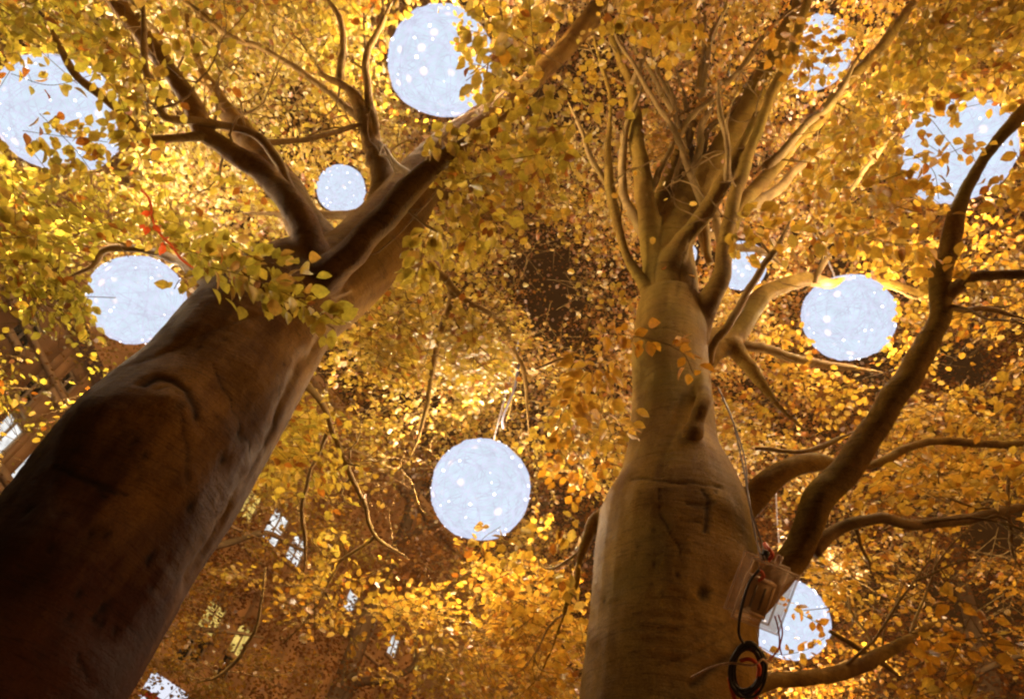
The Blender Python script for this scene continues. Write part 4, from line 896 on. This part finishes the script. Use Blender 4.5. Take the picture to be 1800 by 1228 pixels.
for k in (0, 1):
    A = Acc(); A.box(i0+ex*(.2+.2*k)+ey*.12+e3*(-.003), ex*.05, ey*.38, e3*.002); part('cooling_fin', A.mesh('fin'), BLACK, box)
for k in (.3, .62):
    A = Acc(); q0 = c00+ex*k+e3*.05; A.tube(np.array([[*(q0-e2*a), .016] for a in (0.008, .022, .036, .05)]), sides=12); part('cable_gland', A.mesh('gland', True), RIM if k > .5 else BLACK, box)
def cable(name, pts, r, mat, label, cat='cable', n=10, sides=8):
    w_ = np.array([[*wpt(a, b, c), r] for a, b, c in pts]); A = Acc(); A.tube(catmull(w_, n), sides=sides)
    o = part(name, A.mesh(name, True), mat, None); tag(o, label, cat); return o
cable('power_cable', [(1335, 1000, -.04), (1318, 1022, -.06), (1306, 1058, -.07), (1299, 1095, -.07), (1301, 1120, -.06), (1318, 1140, -.05), (1336, 1150, -.03)], .0065, BLACK, 'black cable looping down the left side of the clear box')
a = Acc(); cc = wpt(1313, 1176, -.05)
for k in range(12):
    t = np.linspace(0, 2*np.pi, 40)[:, None]; rx = (27+rng.uniform(-4, 5)); ry = 42+rng.uniform(-5, 5); ox, oy = rng.uniform(-4, 4, 2)
    th = .16+rng.uniform(-.1, .1); u = rx*np.cos(t); v = ry*np.sin(t)
    q = np.array([wpt(1313+ox+float(a_*math.cos(th)-b_*math.sin(th)), 1176+oy+float(a_*math.sin(th)+b_*math.cos(th)), -.05+rng.uniform(-.0, .004)+.012*math.sin(k+float(a_)*.06)) for a_, b_ in zip(u[:, 0], v[:, 0])])
    a.tube(np.hstack([q, np.full((40, 1), .0062)]), sides=7, cap=False)
tag(part('cable_coil', a.mesh('cable_coil', True), BLACK, None), 'thick oval coil of black cable hung against the foot of the right trunk', 'cable coil')
cable('red_cable', [(1302, 1160, -.04), (1318, 1158, -.08), (1334, 1170, -.08), (1332, 1195, -.04)], .009, RED, 'short orange-red cable crossing inside the black coil')
cable('red_cable', [(1282, 1190, -.03), (1286, 1210, -.03), (1294, 1240, -.03), (1300, 1300, -.03)], .010, RED, 'orange-red cable hanging out of the left side of the coil')
cable('red_cable', [(1290, 1185, -.02), (1298, 1210, -.02), (1310, 1245, -.02)], .008, RED, 'thinner orange-red cable just right of the coil’s left cable'.replace('’', "'"))
cable('red_cable', [(1333, 1190, -.02), (1330, 1215, -.02), (1322, 1260, -.02)], .009, RED, 'orange-red cable hanging down under the right side of the coil')
cable('red_wire', [(1362, 1082, .0), (1367, 1100, .0), (1370, 1120, .0), (1368, 1140, .0), (1352, 1160, .0)], .0036, RED, 'left of two thin red wires in front of the lower ball')
cable('red_wire', [(1368, 1080, .02), (1374, 1098, .02), (1375, 1115, .02), (1371, 1135, .02), (1374, 1150, .02)], .0036, RED, 'right of two thin red wires in front of the lower ball')
cable('red_cable', [(1344, 955, .1), (1352, 965, .05), (1358, 975, .05), (1350, 985, .05)], .009, RED, 'short red cable end at the top of the clear box')
cable('red_wire', [(1326, 1010, .03), (1336, 1003, .03), (1342, 1013, .03), (1332, 1020, .03)], .008, RED, 'red wire curl inside the top corner of the clear box')
cable('twine', [(1215, 1190, -.05), (1250, 1172, -.07), (1280, 1165, -.07), (1300, 1166, -.08), (1325, 1168, -.09), (1340, 1158, -.08), (1350, 1166, -.05)], .0048, ROPE, 'pale twine tied round the black coil sticking out to the left', 'twine')
cable('feed_cable', [(1340, 985, 0), (1330, 950, .15), (1322, 910, .3), (1312, 850, .6), (1300, 790, .9), (1285, 730, 1.2), (1262, 680, 1.5)], .005, CORD, 'thin grey cable running up the right trunk from the clear box')
cable('feed_cable', [(1345, 985, 0), (1338, 950, .15), (1316, 880, .3), (1308, 800, .7), (1280, 720, 1.2), (1268, 700, 1.4)], .0045, CORD, 'thin brown cord beside the grey cable above the clear box')
zq = zD(280, 590, DL)-.05
def wire_px(name, pts, r, mat, label, cat):
    w_ = np.array([[*P(a, b, c), r] for a, b, c in pts]); A = Acc(); A.tube(catmull(w_, 8), sides=7); tag(part(name, A.mesh(name, True), mat, None), label, cat)
wire_px('rope', [(222, 645, zq-.05), (260, 615, zq-.02), (300, 582, zq), (335, 545, zq+.1), (352, 515, zq+.3), (372, 503, zq+.4)], .011, ROPE, 'pale rope along the upper left edge of the dark trunk beside the ball', 'rope')
wire_px('rope', [(795, 233, 5.2), (830, 210, 5.3), (870, 178, 5.4), (905, 145, 5.5)], .006, ROPE, 'thin pale rope slanting below the ball at the top', 'rope')
wire_px('signal_cable', [(885, 752, 5.9), (884, 735, 5.8), (893, 710, 5.7), (905, 680, 5.6), (912, 640, 5.5)], .011, simple('blue_grey_cable', (.10, .08, .10), .7), 'blue-grey cable rising from the top of the central ball', 'cable')
wire_px('fairy_light', [(235, 320, 4.1), (262, 350, 4.1), (268, 385, 4.05), (280, 410, 4.05), (300, 430, 4.0), (318, 455, 4.0), (340, 470, 4.0)], .007, emis('red_light_cord', (1, .12, .02), .45), 'glowing red cord among the yellow leaves above the left ball', 'light cord')
print('done', sum(len(o.data.polygons) for o in bpy.data.objects if o.type == 'MESH'))
